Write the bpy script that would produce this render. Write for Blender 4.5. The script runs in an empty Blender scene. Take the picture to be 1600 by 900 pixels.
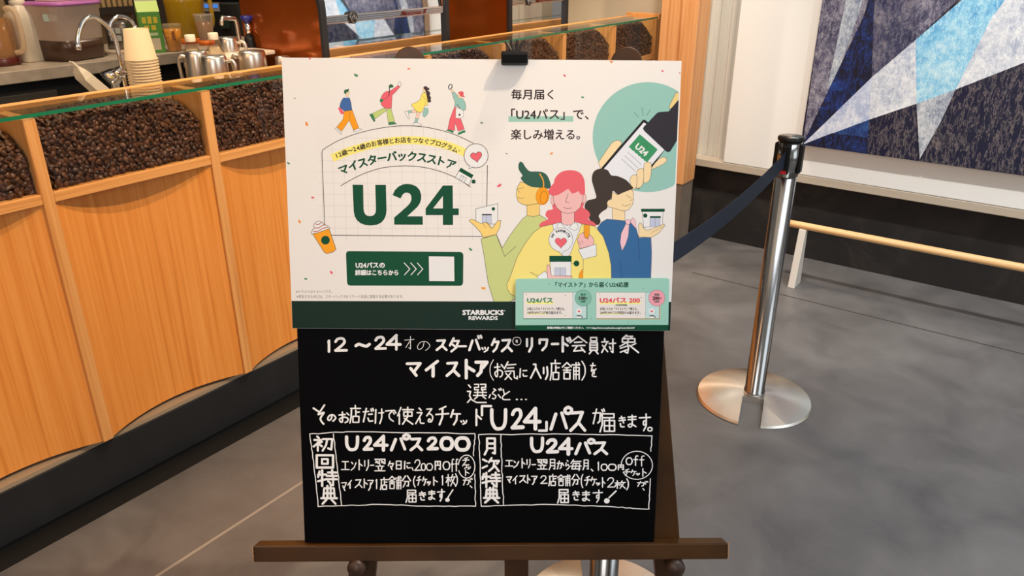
import bpy, bmesh, math, random
import numpy as np
from mathutils import Vector, Matrix
random.seed(7)
rng = np.random.default_rng(7)
sc = bpy.context.scene
col = sc.collection

# ------------------------------------------------------------------ camera
F, TH, AZ, H = 1219.0, math.radians(23.9), math.radians(36.3), 1.4
cd = bpy.data.cameras.new('camera'); cam = bpy.data.objects.new('camera', cd); col.objects.link(cam)
cd.sensor_width = 36; cd.lens = F/1600*36; cd.clip_start = 0.01
cam.location = (0, 0, H); cam.rotation_euler = (math.pi/2-TH, 0, AZ)
sc.camera = cam

# ------------------------------------------------------------------ view, world, lights
sc.view_settings.view_transform = 'Standard'; sc.view_settings.look = 'None'
sc.view_settings.gamma = 1; sc.view_settings.use_curve_mapping = False
sc.view_settings.exposure = -0.18
wd = bpy.data.worlds.new('world'); sc.world = wd; wd.use_nodes = True
wd.node_tree.nodes['Background'].inputs[0].default_value = (1.0, 0.90, 0.80, 1)
wd.node_tree.nodes['Background'].inputs[1].default_value = 0.25

def lamp(name, kind, loc, target, energy, color, size=0.1, spot=60, blend=0.5, sy=None):
    l = bpy.data.lights.new(name, kind); o = bpy.data.objects.new(name, l); col.objects.link(o)
    l.energy = energy; l.color = color; o.location = loc
    d = Vector(target)-Vector(loc); o.rotation_euler = d.to_track_quat('-Z', 'Y').to_euler()
    if kind == 'AREA':
        l.size = size
        if sy: l.shape = 'RECTANGLE'; l.size_y = sy
    else: l.shadow_soft_size = size
    if kind == 'SPOT': l.spot_size = math.radians(spot); l.spot_blend = blend
    return o
WARM = (1.0, 0.80, 0.58)
lamp('track_spot', 'SPOT', (0.15, 1.5, 3.1), (-1.95, 0.75, 0.50), 235,  (1.0, 0.75, 0.50), 0.03, 54, 0.7)
lamp('track_spot', 'SPOT', (-0.35, 1.6, 3.1), (-1.95, 1.0, 0.55), 168, (1.0, 0.75, 0.50), 0.03, 54, 0.7)
lamp('track_spot', 'SPOT', (-0.4, 2.2, 3.1), (-1.95, 2.9, 0.90), 200, WARM, 0.03, 56, 0.7)
lamp('wall_washer', 'SPOT', (-0.9, 2.05, 3.1), (-1.0, 3.6, 0.75), 205, (1.0, 0.98, 0.93), 0.05, 62, 0.7)
lamp('wall_washer', 'SPOT', (0.5, 2.05, 3.1), (0.2, 3.6, 0.75), 160, (1.0, 0.98, 0.93), 0.05, 62, 0.7)
lamp('counter_pendant', 'SPOT', (-1.965, 0.95, 2.9), (-1.965, 0.95, 0.9), 48, WARM, 0.02, 70, 0.5)
lamp('counter_pendant', 'SPOT', (-1.965, 2.9, 2.9), (-1.965, 2.9, 0.9), 100, WARM, 0.02, 70, 0.5)
lamp('bar_pendant', 'SPOT', (-2.95, 1.6, 2.7), (-3.15, 1.6, 0.9), 85, WARM, 0.05, 110, 0.6)
lamp('bar_pendant', 'SPOT', (-2.75, 3.1, 2.7), (-2.75, 3.0, 0.9), 60, WARM, 0.05, 110, 0.6)
lamp('ceiling_fill', 'AREA', (-0.6, 0.6, 3.2), (-0.6, 0.6, 0), 6, (1.0, 0.78, 0.56), 1.6, sy=1.6)  # unseen overhead area fill, added for soft warm light
lamp('daylight', 'AREA', (3.2, 1.6, 1.9), (-0.4, 1.6, 0.8), 42, (0.78, 0.90, 1.0), 2.2, sy=2.6)
ff = lamp('floor_fill', 'AREA', (1.0, 1.7, 3.15), (1.0, 1.7, 0), 40, (0.84, 0.92, 1.0), 1.6, sy=2.0); ff.data.spread = 1.6  # added overhead fill, lifts the right floor and mostly spares the counter
lamp('front_fill', 'AREA', (0.9, -1.9, 1.8), (-0.6, 1.0, 0.6), 33, (0.98, 0.97, 0.95), 1.6, sy=1.6)  # added fill from behind the camera for poster and board
lamp('warm_fill', 'AREA', (-1.5, -1.6, 2.4), (-1.0, 1.0, 0.8), 26, (1.0, 0.54, 0.26), 1.4, sy=1.4)  # added warm fill from the rear left for poster and floor

# ------------------------------------------------------------------ pixel to place
hv = np.array([-math.sin(AZ), math.cos(AZ), 0]); rv = np.array([math.cos(AZ), math.sin(AZ), 0]); uv_ = np.array([0, 0, 1.])
fwv = hv*math.cos(TH)-uv_*math.sin(TH); cuv = hv*math.sin(TH)+uv_*math.cos(TH); C0 = np.array([0, 0, H])
def ray(u, v): return fwv+rv*(u-800)/F-cuv*(v-450)/F
def at(u, v, ax, val):
    d = ray(u, v); return C0+d*(val-C0[ax])/d[ax]
def on(u, v, P, N):
    d = ray(u, v); return C0+d*(((P-C0)@N)/(d@N))

# ------------------------------------------------------------------ materials
def lin1(c):
    c /= 255.0
    return c/12.92 if c <= .04045 else ((c+.055)/1.055)**2.4
def lin(r, g, b, k=1.0): return tuple(min(1, lin1(x)*k) for x in (r, g, b))+(1,)
MATS = {}
def mat(name, color, rough=.5, metal=0., spec=.5, **kw):
    if name in MATS: return MATS[name]
    m = bpy.data.materials.new(name); m.use_nodes = True; MATS[name] = m
    b = m.node_tree.nodes['Principled BSDF']
    b.inputs['Base Color'].default_value = color; b.inputs['Roughness'].default_value = rough
    b.inputs['Metallic'].default_value = metal; b.inputs['Specular IOR Level'].default_value = spec
    for k, v in kw.items(): b.inputs[k].default_value = v
    m.diffuse_color = color
    return m
def nd(m, t): return m.node_tree.nodes.new(t)
def lk(m, a, b): m.node_tree.links.new(a, b)
def noise_mat(name, stops, scale=(1, 1, 1), nscale=5., detail=6., rough=.5, bump=0., metal=0., spec=.5, dist=0., rr=None, nrough=.55):
    """noise driven colour ramp in object space"""
    m = mat(name, stops[0][1], rough, metal, spec); b = m.node_tree.nodes['Principled BSDF']
    tc = nd(m, 'ShaderNodeTexCoord'); mp = nd(m, 'ShaderNodeMapping'); n = nd(m, 'ShaderNodeTexNoise'); r = nd(m, 'ShaderNodeValToRGB')
    mp.inputs['Scale'].default_value = scale
    n.inputs['Scale'].default_value = nscale; n.inputs['Detail'].default_value = detail; n.inputs['Roughness'].default_value = nrough
    n.inputs['Distortion'].default_value = dist
    lk(m, tc.outputs['Object'], mp.inputs[0]); lk(m, mp.outputs[0], n.inputs['Vector']); lk(m, n.outputs[0], r.inputs[0]); lk(m, r.outputs[0], b.inputs['Base Color'])
    e = r.color_ramp.elements
    e[0].position, e[0].color = stops[0]; e[1].position, e[1].color = stops[-1]
    for p, c in stops[1:-1]:
        q = e.new(p); q.color = c
    if bump:
        bp = nd(m, 'ShaderNodeBump'); bp.inputs['Strength'].default_value = bump; bp.inputs['Distance'].default_value = .004
        lk(m, n.outputs[0], bp.inputs['Height']); lk(m, bp.outputs[0], b.inputs['Normal'])
    if rr:
        mr = nd(m, 'ShaderNodeMapRange'); mr.inputs[3].default_value, mr.inputs[4].default_value = rr
        lk(m, n.outputs[0], mr.inputs[0]); lk(m, mr.outputs[0], b.inputs['Roughness'])
    return m
def glass_mat(name, tint, refl=1.5, rough=.0, gloss=(1, 1, 1, 1)):
    m = bpy.data.materials.new(name); m.use_nodes = True; MATS[name] = m
    nt = m.node_tree; nt.nodes.remove(nt.nodes['Principled BSDF'])
    t = nd(m, 'ShaderNodeBsdfTransparent'); g = nd(m, 'ShaderNodeBsdfGlossy'); f = nd(m, 'ShaderNodeFresnel'); x = nd(m, 'ShaderNodeMixShader')
    t.inputs[0].default_value = tint; g.inputs['Roughness'].default_value = rough; g.inputs[0].default_value = gloss; f.inputs[0].default_value = refl
    # each sheet mirrors once, on the side the light comes from
    ge_ = nd(m, 'ShaderNodeNewGeometry'); iv = nd(m, 'ShaderNodeMath'); iv.operation = 'SUBTRACT'; iv.inputs[0].default_value = 1; lk(m, ge_.outputs['Backfacing'], iv.inputs[1])
    mu = nd(m, 'ShaderNodeMath'); mu.operation = 'MULTIPLY'; lk(m, f.outputs[0], mu.inputs[0]); lk(m, iv.outputs[0], mu.inputs[1])
    lk(m, mu.outputs[0], x.inputs[0]); lk(m, t.outputs[0], x.inputs[1]); lk(m, g.outputs[0], x.inputs[2]); lk(m, x.outputs[0], nt.nodes['Material Output'].inputs[0])
    return m
def trans_mat(name, color, alpha, rough=.25):
    """cloudy plastic: part surface, part see-through"""
    m = mat(name, color, rough); m.node_tree.nodes['Principled BSDF'].inputs['Alpha'].default_value = alpha
    return m
def wood(name, dark, mid, light, axis='z', rough=.42, sc_=1.0, bump=.15):
    s = {'z': (26, 26, .5), 'y': (26, .5, 26), 'x': (.5, 26, 26)}[axis]
    m = noise_mat(name, [(.30, dark), (.45, mid), (.72, light)], scale=tuple(q*sc_ for q in s), nscale=3.0, detail=9, rough=rough, bump=bump, dist=.25, nrough=.62)
    return m
W_PANEL = wood('oak_panel', lin(214, 128, 48), lin(232, 148, 66), lin(242, 166, 86), 'z', .38)
W_POST = wood('oak_post', lin(190, 122, 60), lin(220, 152, 84), lin(236, 176, 110), 'z', .4)
W_RAIL = wood('oak_rail', lin(200, 130, 66), lin(226, 158, 88), lin(240, 182, 116), 'y', .4)
W_PILLAR = wood('pine_pillar', lin(178, 110, 60), lin(212, 148, 92), lin(226, 170, 116), 'z', .45, .8)
W_BACK = wood('oak_bin_back', lin(120, 84, 48), lin(152, 108, 64), lin(172, 126, 80), 'z', .5)
STEEL = mat('brushed_steel', (.62, .58, .54, 1), .28, 1.)
CHROME = mat('chrome', (.80, .79, .78, 1), .06, 1.)
BLACKP = mat('black_plastic', (.008, .008, .008, 1), .4, 0, .3)

# ------------------------------------------------------------------ mesh helpers
class MB:
    def __init__(s): s.v = []; s.f = []; s.m = []; s.sm = []
    def add(s, vs, fs, mi=0, smooth=False):
        b = len(s.v); s.v += [tuple(float(c) for c in p) for p in vs]
        for f in fs: s.f.append(tuple(i+b for i in f)); s.m.append(mi); s.sm.append(smooth)
        return s
    def box(s, a, b, mi=0):
        (x0, y0, z0), (x1, y1, z1) = a, b
        return s.hexa([(x0, y0, z0), (x1, y0, z0), (x1, y1, z0), (x0, y1, z0)], [(x0, y0, z1), (x1, y0, z1), (x1, y1, z1), (x0, y1, z1)], mi)
    def hexa(s, lo, hi, mi=0):
        n = len(lo)
        return s.add(list(lo)+list(hi), [tuple(range(n-1, -1, -1)), tuple(range(n, 2*n))]+[(i, (i+1) % n, n+(i+1) % n, n+i) for i in range(n)], mi)
    def lathe(s, prof, c=(0, 0, 0), n=32, mi=0, M=None, smooth=True, caps=True):
        vs = []; fs = []
        for (r, z) in prof:
            for k in range(n):
                a = 2*math.pi*k/n; vs.append((r*math.cos(a), r*math.sin(a), z))
        for i in range(len(prof)-1):
            for k in range(n): fs.append((i*n+k, i*n+(k+1) % n, (i+1)*n+(k+1) % n, (i+1)*n+k))
        if caps:
            if prof[0][0] > 1e-6: fs.append(tuple(range(n-1, -1, -1)))
            if prof[-1][0] > 1e-6: fs.append(tuple(range((len(prof)-1)*n, len(prof)*n)))
        M = M or Matrix(); vs = [tuple((M @ Vector(p))+Vector(c)) for p in vs]
        return s.add(vs, fs, mi, smooth)
    def tube(s, pts, r, n=12, mi=0, closed=False, caps=True):
        P = [Vector(p) for p in pts]; R = r if isinstance(r, (list, tuple)) else [r]*len(P)
        vs = []; fs = []; prev = None
        for i, p in enumerate(P):
            t = ((P[(i+1) % len(P)] if (closed or i < len(P)-1) else p)-(P[i-1] if (closed or i > 0) else p)).normalized()
            if prev is None: a = t.orthogonal().normalized()
            else: a = (prev-t*prev.dot(t)).normalized()
            prev = a; b = t.cross(a)
            for k in range(n):
                w = 2*math.pi*k/n; vs.append(tuple(p+(a*math.cos(w)+b*math.sin(w))*R[i]))
        L = len(P)
        for i in range(L if closed else L-1):
            for k in range(n): fs.append((i*n+k, i*n+(k+1) % n, ((i+1) % L)*n+(k+1) % n, ((i+1) % L)*n+k))
        if caps and not closed: fs += [tuple(range(n-1, -1, -1)), tuple(range((L-1)*n, L*n))]
        return s.add(vs, fs, mi, True)
    def build(s, name, mats, parent=None, bevel=0, seg=2, auto=None):
        me = bpy.data.meshes.new(name); off = Vector((0, 0, 0)); p = parent
        while p is not None: off += p.location; p = p.parent
        me.from_pydata([tuple(Vector(v)-off) for v in s.v], [], s.f)
        mats = mats if isinstance(mats, (list, tuple)) else [mats]
        for m in mats: me.materials.append(m)
        me.polygons.foreach_set('material_index', s.m); me.polygons.foreach_set('use_smooth', s.sm); me.update()
        o = bpy.data.objects.new(name, me); col.objects.link(o)
        if parent is not None: o.parent = parent
        if bevel:
            b = o.modifiers.new('bevel', 'BEVEL'); b.width = bevel; b.segments = seg; b.limit_method = 'ANGLE'; b.harden_normals = False
        if auto: 
            e = o.modifiers.new('edge', 'EDGE_SPLIT'); e.split_angle = math.radians(auto)
        return o
def tag(o, label, cat, group=None, kind=None):
    o['label'] = label; o['category'] = cat
    if group: o['group'] = group
    if kind: o['kind'] = kind
    return o
def thing(name, loc, label, cat, group=None):
    o = bpy.data.objects.new(name, None); o.empty_display_size = .05; col.objects.link(o); o.location = loc
    return tag(o, label, cat, group)
def struct(name, mb, m, **k):
    o = mb.build(name, m, **k); o['kind'] = 'structure'; return o
def dup(root, loc, label):
    r = root.copy(); col.objects.link(r); r.location = loc; r['label'] = label
    for ch in list(root.children):
        c = ch.copy(); col.objects.link(c); c.parent = r
        for g in list(ch.children):
            d = g.copy(); col.objects.link(d); d.parent = c
    return r
def spline(pts, n=6, closed=False):
    P = [np.array(p, float) for p in pts]; L = len(P); out = []
    for i in range(L if closed else L-1):
        g = (lambda k: P[k % L]) if closed else (lambda k: P[max(0, min(L-1, k))])
        a, b, c, d = g(i-1), g(i), g(i+1), g(i+2)
        for k in range(n):
            t = k/n; out.append(.5*((2*b)+(-a+c)*t+(2*a-5*b+4*c-d)*t*t+(-a+3*b-3*c+d)*t**3))
    if not closed: out.append(P[-1])
    return out
# ------------------------------------------------------------------ the room
FLOOR = noise_mat('dark_concrete', [(.25, lin(80, 78, 78)), (.5, lin(101, 98, 97)), (.78, lin(119, 116, 114))], scale=(1, 1, 1), nscale=4.2, detail=14, rough=.42, bump=.08, dist=.5, rr=(.30, .55), nrough=.6)
fl = MB(); fl.box((-4.4, -2.5, -.1), (4.0, 4.3, 0)); struct('floor', fl, FLOOR)
# sawn joints in the slab, filled with pale grout
J = mat('floor_joint', lin(150, 142, 132), .7); JD = mat('floor_joint_dark', lin(58, 53, 50), .7)
jx = float(at(470, 755, 2, 0)[0])
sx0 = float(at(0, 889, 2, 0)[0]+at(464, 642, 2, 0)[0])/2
j = MB(); j.box((-1.935, -2.5, 0), (sx0, 3.3, .0012)); struct('floor_shade_strip', j, mat('floor_shade', lin(15, 13, 12), .6))  # dark strip stands in for the counter's shadow along the plinth foot
j = MB(); j.box((jx-.0045, -2.5, 0), (jx+.0045, 3.62, .0008)); struct('trim_1', j, J)
jy = float(at(1480, 524, 2, 0)[1])
j = MB(); j.box((-1.3, jy-.003, 0), (3.0, jy+.003, .0008)); struct('trim_2', j, JD)
YW = 3.68; YP = 3.60
PLASTER = noise_mat('dark_plaster', [(.25, lin(16, 14, 13)), (.5, lin(27, 24, 22)), (.8, lin(58, 51, 46))], nscale=4.5, detail=10, rough=.75, bump=.1, dist=.8, nrough=.65)
BEIGE = mat('beige_wall', lin(204, 202, 192), .6)
# corrugated upper wall in the corner, dark plaster below
zt = float(at(1340, 299, 1, YP)[2])
w = MB(); w.box((-1.75, YW, 0), (3.0, YW+.1, zt)); struct('wall_right', w, PLASTER)
w = MB(); N = 60; x0, x1 = -1.75, 3.0
pr = []
k = x0
while k < x1: pr += [(k, YW), (k+.022, YW), (k+.026, YW+.006), (k+.048, YW+.006)]; k += .052
pr = [(min(p[0], x1), p[1]) for p in pr]+[(x1, YW)]
lo = [(p[0], p[1], zt) for p in pr]+[(x1, YW+.1, zt), (x0, YW+.1, zt)]; hi = [(p[0], p[1], 3.2) for p in lo]
w.hexa(lo, hi); struct('wall_right_upper', w, BEIGE)
zb = float(at(1115, 251.5, 1, YP)[2])
t = MB(); t.box((-1.75, YP, zt-.004), (3.0, YW-.0005, zb)); struct('trim_3', t, mat('beige_trim', lin(186, 174, 156), .5), bevel=.003)
w = MB(); w.box((-4.1, -2.5, 0), (-4.0, 4.3, 3.2)); struct('wall_left', w, noise_mat('dark_bar_wall', [(.3, lin(30, 25, 22)), (.7, lin(52, 43, 36))], nscale=3, rough=.5))
w = MB(); w.box((-4.0, 3.93, 0), (-1.76, 4.03, 3.2)); struct('wall_back', w, mat('cream_wall', lin(206, 190, 164), .7))
# wooden pillar on a dark stone foot
yp = 3.34
xl = float(at(1030, 60, 1, yp)[0]); xr = float(at(1093, 0, 1, yp)[0]); zp = float(at(1065, 289, 1, yp)[2])
p = MB(); p.box((xl, yp, zp), (xr, yp+.13, 3.2)); struct('wall_pillar', p, W_PILLAR, bevel=.003)
p = MB(); p.box((xl+.004, yp+.004, 0), (xr-.004, yp+.126, zp)); struct('baseboard_pillar', p, noise_mat('stone_foot', [(.3, lin(92, 82, 72)), (.7, lin(122, 110, 98))], nscale=6, rough=.7))

# white backing panel and the painting on it
xb = float(at(1158, 0, 1, YP)[0]); zb2 = zb+.001
o = MB().box((xb, YP, zb2), (1.35, YW-.001, 2.5)).build('backing_panel', mat('white_panel', lin(236, 236, 232), .5), bevel=.004)
tag(o, 'large white wall panel standing proud of the beige wall behind the blue painting', 'wall panel')
YPT = 3.555
pc0 = at(1256, 229, 1, YPT); pxl = float(at(1278, 0, 1, YPT)[0]); pxl = (pxl+float(pc0[0]))/2; pzb = float(at(1428, 251, 1, YPT)[2])
pr0 = thing('abstract_painting', (0, YPT+.02, pzb), 'large abstract oil painting, white and pale blue beams on dark navy, on the white panel', 'painting')
CW = mat('canvas_edge', lin(198, 176, 152), .7)
MB().box((pxl, YPT+.004, pzb), (1.0, YP-.0005, 2.2)).build('stretcher', CW, pr0, bevel=.003)
def paint(name, a, b, c, s=9., bump=.6, vs=26., lo=.40, hi=.60):
    """layered palette knife paint: broad blotches, fine crumple and pale or dark scratches"""
    m = mat(name, lin(*b), .42); bs = m.node_tree.nodes['Principled BSDF']; tc = nd(m, 'ShaderNodeTexCoord')
    def noise(sc_, det, ro, di=0.):
        n = nd(m, 'ShaderNodeTexNoise'); n.inputs['Scale'].default_value = sc_; n.inputs['Detail'].default_value = det; n.inputs['Roughness'].default_value = ro; n.inputs['Distortion'].default_value = di
        lk(m, tc.outputs['Object'], n.inputs['Vector']); return n
    n1 = noise(s, 12, .75, .2); n2 = noise(s*5, 8, .8); ad = nd(m, 'ShaderNodeMix'); ad.inputs[0].default_value = .42
    lk(m, n1.outputs[0], ad.inputs[2]); lk(m, n2.outputs[0], ad.inputs[3])
    r = nd(m, 'ShaderNodeValToRGB'); e = r.color_ramp.elements; e[0].position, e[0].color = lo, lin(*a); e[1].position, e[1].color = hi, lin(*c); q = e.new((lo+hi)/2); q.color = lin(*b)
    lk(m, ad.outputs[0], r.inputs[0])
    def ridge(sc_, wd, det=5, di=.1):
        n = noise(sc_, det, .6, di); mp = nd(m, 'ShaderNodeMapping'); mp.inputs['Rotation'].default_value = (0, .8, 0); mp.inputs['Scale'].default_value = (2.0, 1, .55); lk(m, tc.outputs['Object'], mp.inputs[0]); lk(m, mp.outputs[0], n.inputs['Vector']); q = nd(m, 'ShaderNodeMath'); q.operation = 'SUBTRACT'; q.inputs[1].default_value = .5; lk(m, n.outputs[0], q.inputs[0])
        ab = nd(m, 'ShaderNodeMath'); ab.operation = 'ABSOLUTE'; lk(m, q.outputs[0], ab.inputs[0])
        r_ = nd(m, 'ShaderNodeMapRange'); r_.inputs[2].default_value = wd; r_.inputs[3].default_value = 1.; r_.inputs[4].default_value = 0.; lk(m, ab.outputs[0], r_.inputs[0]); return r_
    ra, rb_ = ridge(vs*.45, .012), ridge(vs, .03); mm0 = nd(m, 'ShaderNodeMath'); mm0.operation = 'MAXIMUM'; lk(m, ra.outputs[0], mm0.inputs[0]); lk(m, rb_.outputs[0], mm0.inputs[1])
    mm = nd(m, 'ShaderNodeMath'); mm.operation = 'MULTIPLY'; lk(m, mm0.outputs[0], mm.inputs[0]); lk(m, n2.outputs[0], mm.inputs[1])
    fx = nd(m, 'ShaderNodeMix'); fx.data_type = 'RGBA'; lk(m, mm.outputs[0], fx.inputs[0]); lk(m, r.outputs[0], fx.inputs[6]); fx.inputs[7].default_value = lin(*[min(255, x*1.12+8) for x in c]); lk(m, fx.outputs[2], bs.inputs['Base Color'])
    bp = nd(m, 'ShaderNodeBump'); bp.inputs['Strength'].default_value = bump; bp.inputs['Distance'].default_value = .006; lk(m, ad.outputs[0], bp.inputs['Height']); lk(m, bp.outputs[0], bs.inputs['Normal'])
    return m
PM = [paint('paint_purple', (44, 46, 78), (88, 86, 108), (160, 156, 166)), paint('paint_navy', (6, 9, 26), (12, 20, 52), (26, 62, 138), 6, lo=.43, hi=.62),
      paint('paint_slate', (26, 32, 66), (60, 62, 90), (128, 122, 132)), paint('paint_white', (150, 164, 190), (208, 213, 222), (244, 244, 242), 9),
      paint('paint_sky', (70, 150, 206), (132, 198, 230), (196, 228, 240), 7), paint('paint_umber', (8, 14, 48), (24, 28, 52), (132, 120, 114), 6, lo=.45, hi=.68),
      paint('paint_blue', (10, 22, 58), (24, 52, 112), (50, 92, 150), 7), paint('paint_grey', (110, 124, 148), (160, 168, 180), (206, 208, 210), 10),
      paint('paint_lilac', (150, 166, 206), (190, 200, 222), (226, 228, 236), 9)]
cv = MB()
def region(pts, mi, lay):
    vs = []
    for (u, v) in pts:
        q = at(u, v, 1, YPT-lay*.0004); vs.append((max(q[0], pxl+.001), q[1], max(q[2], pzb+.001)))
    cv.add(vs, [tuple(range(len(vs)))], mi)
cv.add([(pxl, YPT+.0035, pzb), (1.0, YPT+.0035, pzb), (1.0, YPT+.0035, 2.2), (pxl, YPT+.0035, 2.2)], [(0, 1, 2, 3)], 5)
def sl(p, q, n):  # extends the line p->q to factor n
    return (p[0]+(q[0]-p[0])*n, p[1]+(q[1]-p[1])*n)
A_ = (1254, 226); TL = (1300, -260)
region([A_, (1278, 0), (1306, -300), (1420, -300), (1366, 0)], 0, 1)
region([A_, (1350, 24), (1392, -120), (1400, -250), (1440, -250), (1366, 0), (1362, 121)], 1, 2.5)
region([(1292, 140), (1322, 0), (1352, -90), (1372, -90), (1346, 8), (1304, 130)], 7, 1.6)
region([(1366, 0), (1440, -250), (1445, -250), (1430, 0), (1431, 62), (1362, 121)], 2, 3)
region([(1430, 0), (1445, -250), (1700, -250), (1560, -60), (1431, 62)], 0, 3)
region([A_, (1362, 121), (1358, 187)], 8, 4)
region([(1362, 121), (1431, 62), (1432, 162), (1358, 187)], 3, 4)
region([(1431, 62), (1520, -15), (1640, -130), (1600, -40), (1548, 30), (1493, 140), (1432, 162)], 4, 5)
region([(1493, 140), (1548, 30), (1600, -40), (1640, -130), (1800, -180), (1800, 20), (1600, 98)], 3, 6)
region([A_, (1358, 187), (1355, 243), (1254, 231)], 6, 4)
region([A_, (1300, 208), (1356, 215), (1355, 243), (1254, 231)], 1, 5)
region([(1358, 187), (1432, 162), (1434, 254), (1355, 243)], 5, 5)
region([(1432, 162), (1493, 140), (1470, 190), (1437, 249)], 7, 6)
region([(1493, 140), (1600, 98), (1800, 20), (2100, -40), (2100, 340), (1437, 254)], 5, 4)
cv.build('painted_canvas', PM, pr0)

# foot rail along the wall
yr = 3.332
fr = thing('foot_rail', (-.5, yr, 0), 'round pale wooden foot rail on white legs in front of the dark plaster wall', 'foot rail')
MB().tube([(-.955, yr, .274), (-.9, yr, .275), (1.6, yr, .285)], [.0155, .0155, .0155], 20).build('rail', wood('rail_wood', lin(206, 150, 92), lin(228, 178, 120), lin(240, 200, 146), 'x', .4), fr)
LEGM = mat('white_metal', lin(222, 216, 206), .4)
for k, xq in enumerate((-.872, .75)):
    l = MB(); l.hexa([(xq-.018, yr-.055, 0), (xq+.012, yr-.055, 0), (xq+.012, yr+.03, 0), (xq-.018, yr+.03, 0)], [(xq-.018, yr-.016, .262), (xq+.012, yr-.016, .262), (xq+.012, yr+.012, .262), (xq-.018, yr+.012, .262)])
    l.build('leg', LEGM, fr, bevel=.002)

# ------------------------------------------------------------------ the long counter with bean bins
XF = -1.892; ZG = 1.045
POSTS = [-.122, .32, .762, 1.205, 1.645, 2.085, 2.517, 2.955, 3.39, 3.83]
ct = thing('bean_display_counter', (-2.0, 2.0, 0), 'long oak service counter with concave front panels and glass topped bean bins', 'counter')
for i, y in enumerate(POSTS):
    p = MB(); p.box((XF-.1345, y-.0135, .19), (XF+.004, y+.0135, ZG-.003)); p.build('post', W_POST, ct, bevel=.002)
for i in range(len(POSTS)-1):
    y0, y1 = POSTS[i]+.0137, POSTS[i+1]-.0137; n = 20; D = .052
    p = MB(); vs = []
    for k in range(n+1):
        s = k/n; y = y0+(y1-y0)*s; x = XF-.004-D*4*s*(1-s)
        vs += [(x, y, .19), (x, y, .845), (x-.012, y, .19), (x-.012, y, .845)]
    fs = []
    for k in range(n):
        a = 4*k; b = a+4; fs += [(a, b, b+1, a+1), (a+2, a+3, b+3, b+2), (a, a+2, b+2, b), (a+1, b+1, b+3, a+3)]
    p.add(vs, fs, 0, True); p.build('curved_panel', W_PANEL, ct, auto=40)
    r = MB(); r.box((XF-.152, y0, .846), (XF+.002, y1, .870)); r.build('bin_floor', W_RAIL, ct, bevel=.0015)
    b = MB(); b.box((XF-.1355, y0, .871), (XF-.130, y1, ZG-.003)); b.build('bin_back', W_BACK, ct)
    g = MB(); g.box((XF-.006, y0+.0005, .871), (XF-.003, y1-.0005, ZG-.004)); g.build('front_pane', MATS.get('pane_glass') or glass_mat('pane_glass', (.97, .97, .96, 1), 1.35), ct)
ya, yb = -.136, 3.845
MB().box((XF-.162, ya, .0), (XF-.07, yb, .845)).build('core', mat('counter_core', lin(60, 52, 46), .7), ct)
pl = MB(); pl.box((XF-.13, ya, .022), (XF-.028, yb, .166)); pl.build('plinth', noise_mat('navy_plinth', [(.3, lin(20, 22, 26)), (.66, lin(27, 30, 35)), (.86, lin(56, 60, 66))], scale=(3, 3, 1.0), nscale=3.5, detail=10, rough=.45, dist=1.2), ct, bevel=.002)
MB().box((XF-.16, ya, .1661), (XF-.033, yb, .178)).build('plinth_cap', mat('plinth_cap', lin(160, 140, 116), .5), ct)
MB().box((XF-.14, ya, 0), (XF-.04, yb, .0215)).build('toe_kick', mat('toe_kick', (.004, .004, .004, 1), .9), ct)
gt = MB(); gt.box((XF-.136, ya, ZG), (XF+.006, yb-.02, ZG+.008)); gt.build('glass_top', glass_mat('top_glass', (.93, .96, .93, 1), 1.5), ct)
ge = MB(); ge.box((XF+.0062, ya, ZG), (XF+.0082, yb-.02, ZG+.008)); ge.build('glass_edge', mat('green_glass_edge', lin(30, 120, 82), .15, 0, .6), ct)
le = MB(); le.box((XF-.152, ya, ZG-.06), (XF-.1365, yb, ZG+.0105)); le.build('back_ledge', W_RAIL, ct, bevel=.004, seg=3)
MB().box((XF-.19, yb+.0005, .0), (XF+.004, yb+.03, ZG+.02)).build('end_panel', W_POST, ct, bevel=.002)
# lower working top behind the ledge and its carcass
iw = MB(); iw.box((-2.62, -.136, .89), (XF-.191, 3.9, .93)); iw.build('work_top', mat('steel_top', (.5, .47, .43, 1), .35, 1.), ct)
MB().box((-2.60, -.136, .0), (XF-.193, 3.9, .889)).build('carcass', mat('dark_carcass', lin(38, 35, 33), .6), ct)

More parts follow.
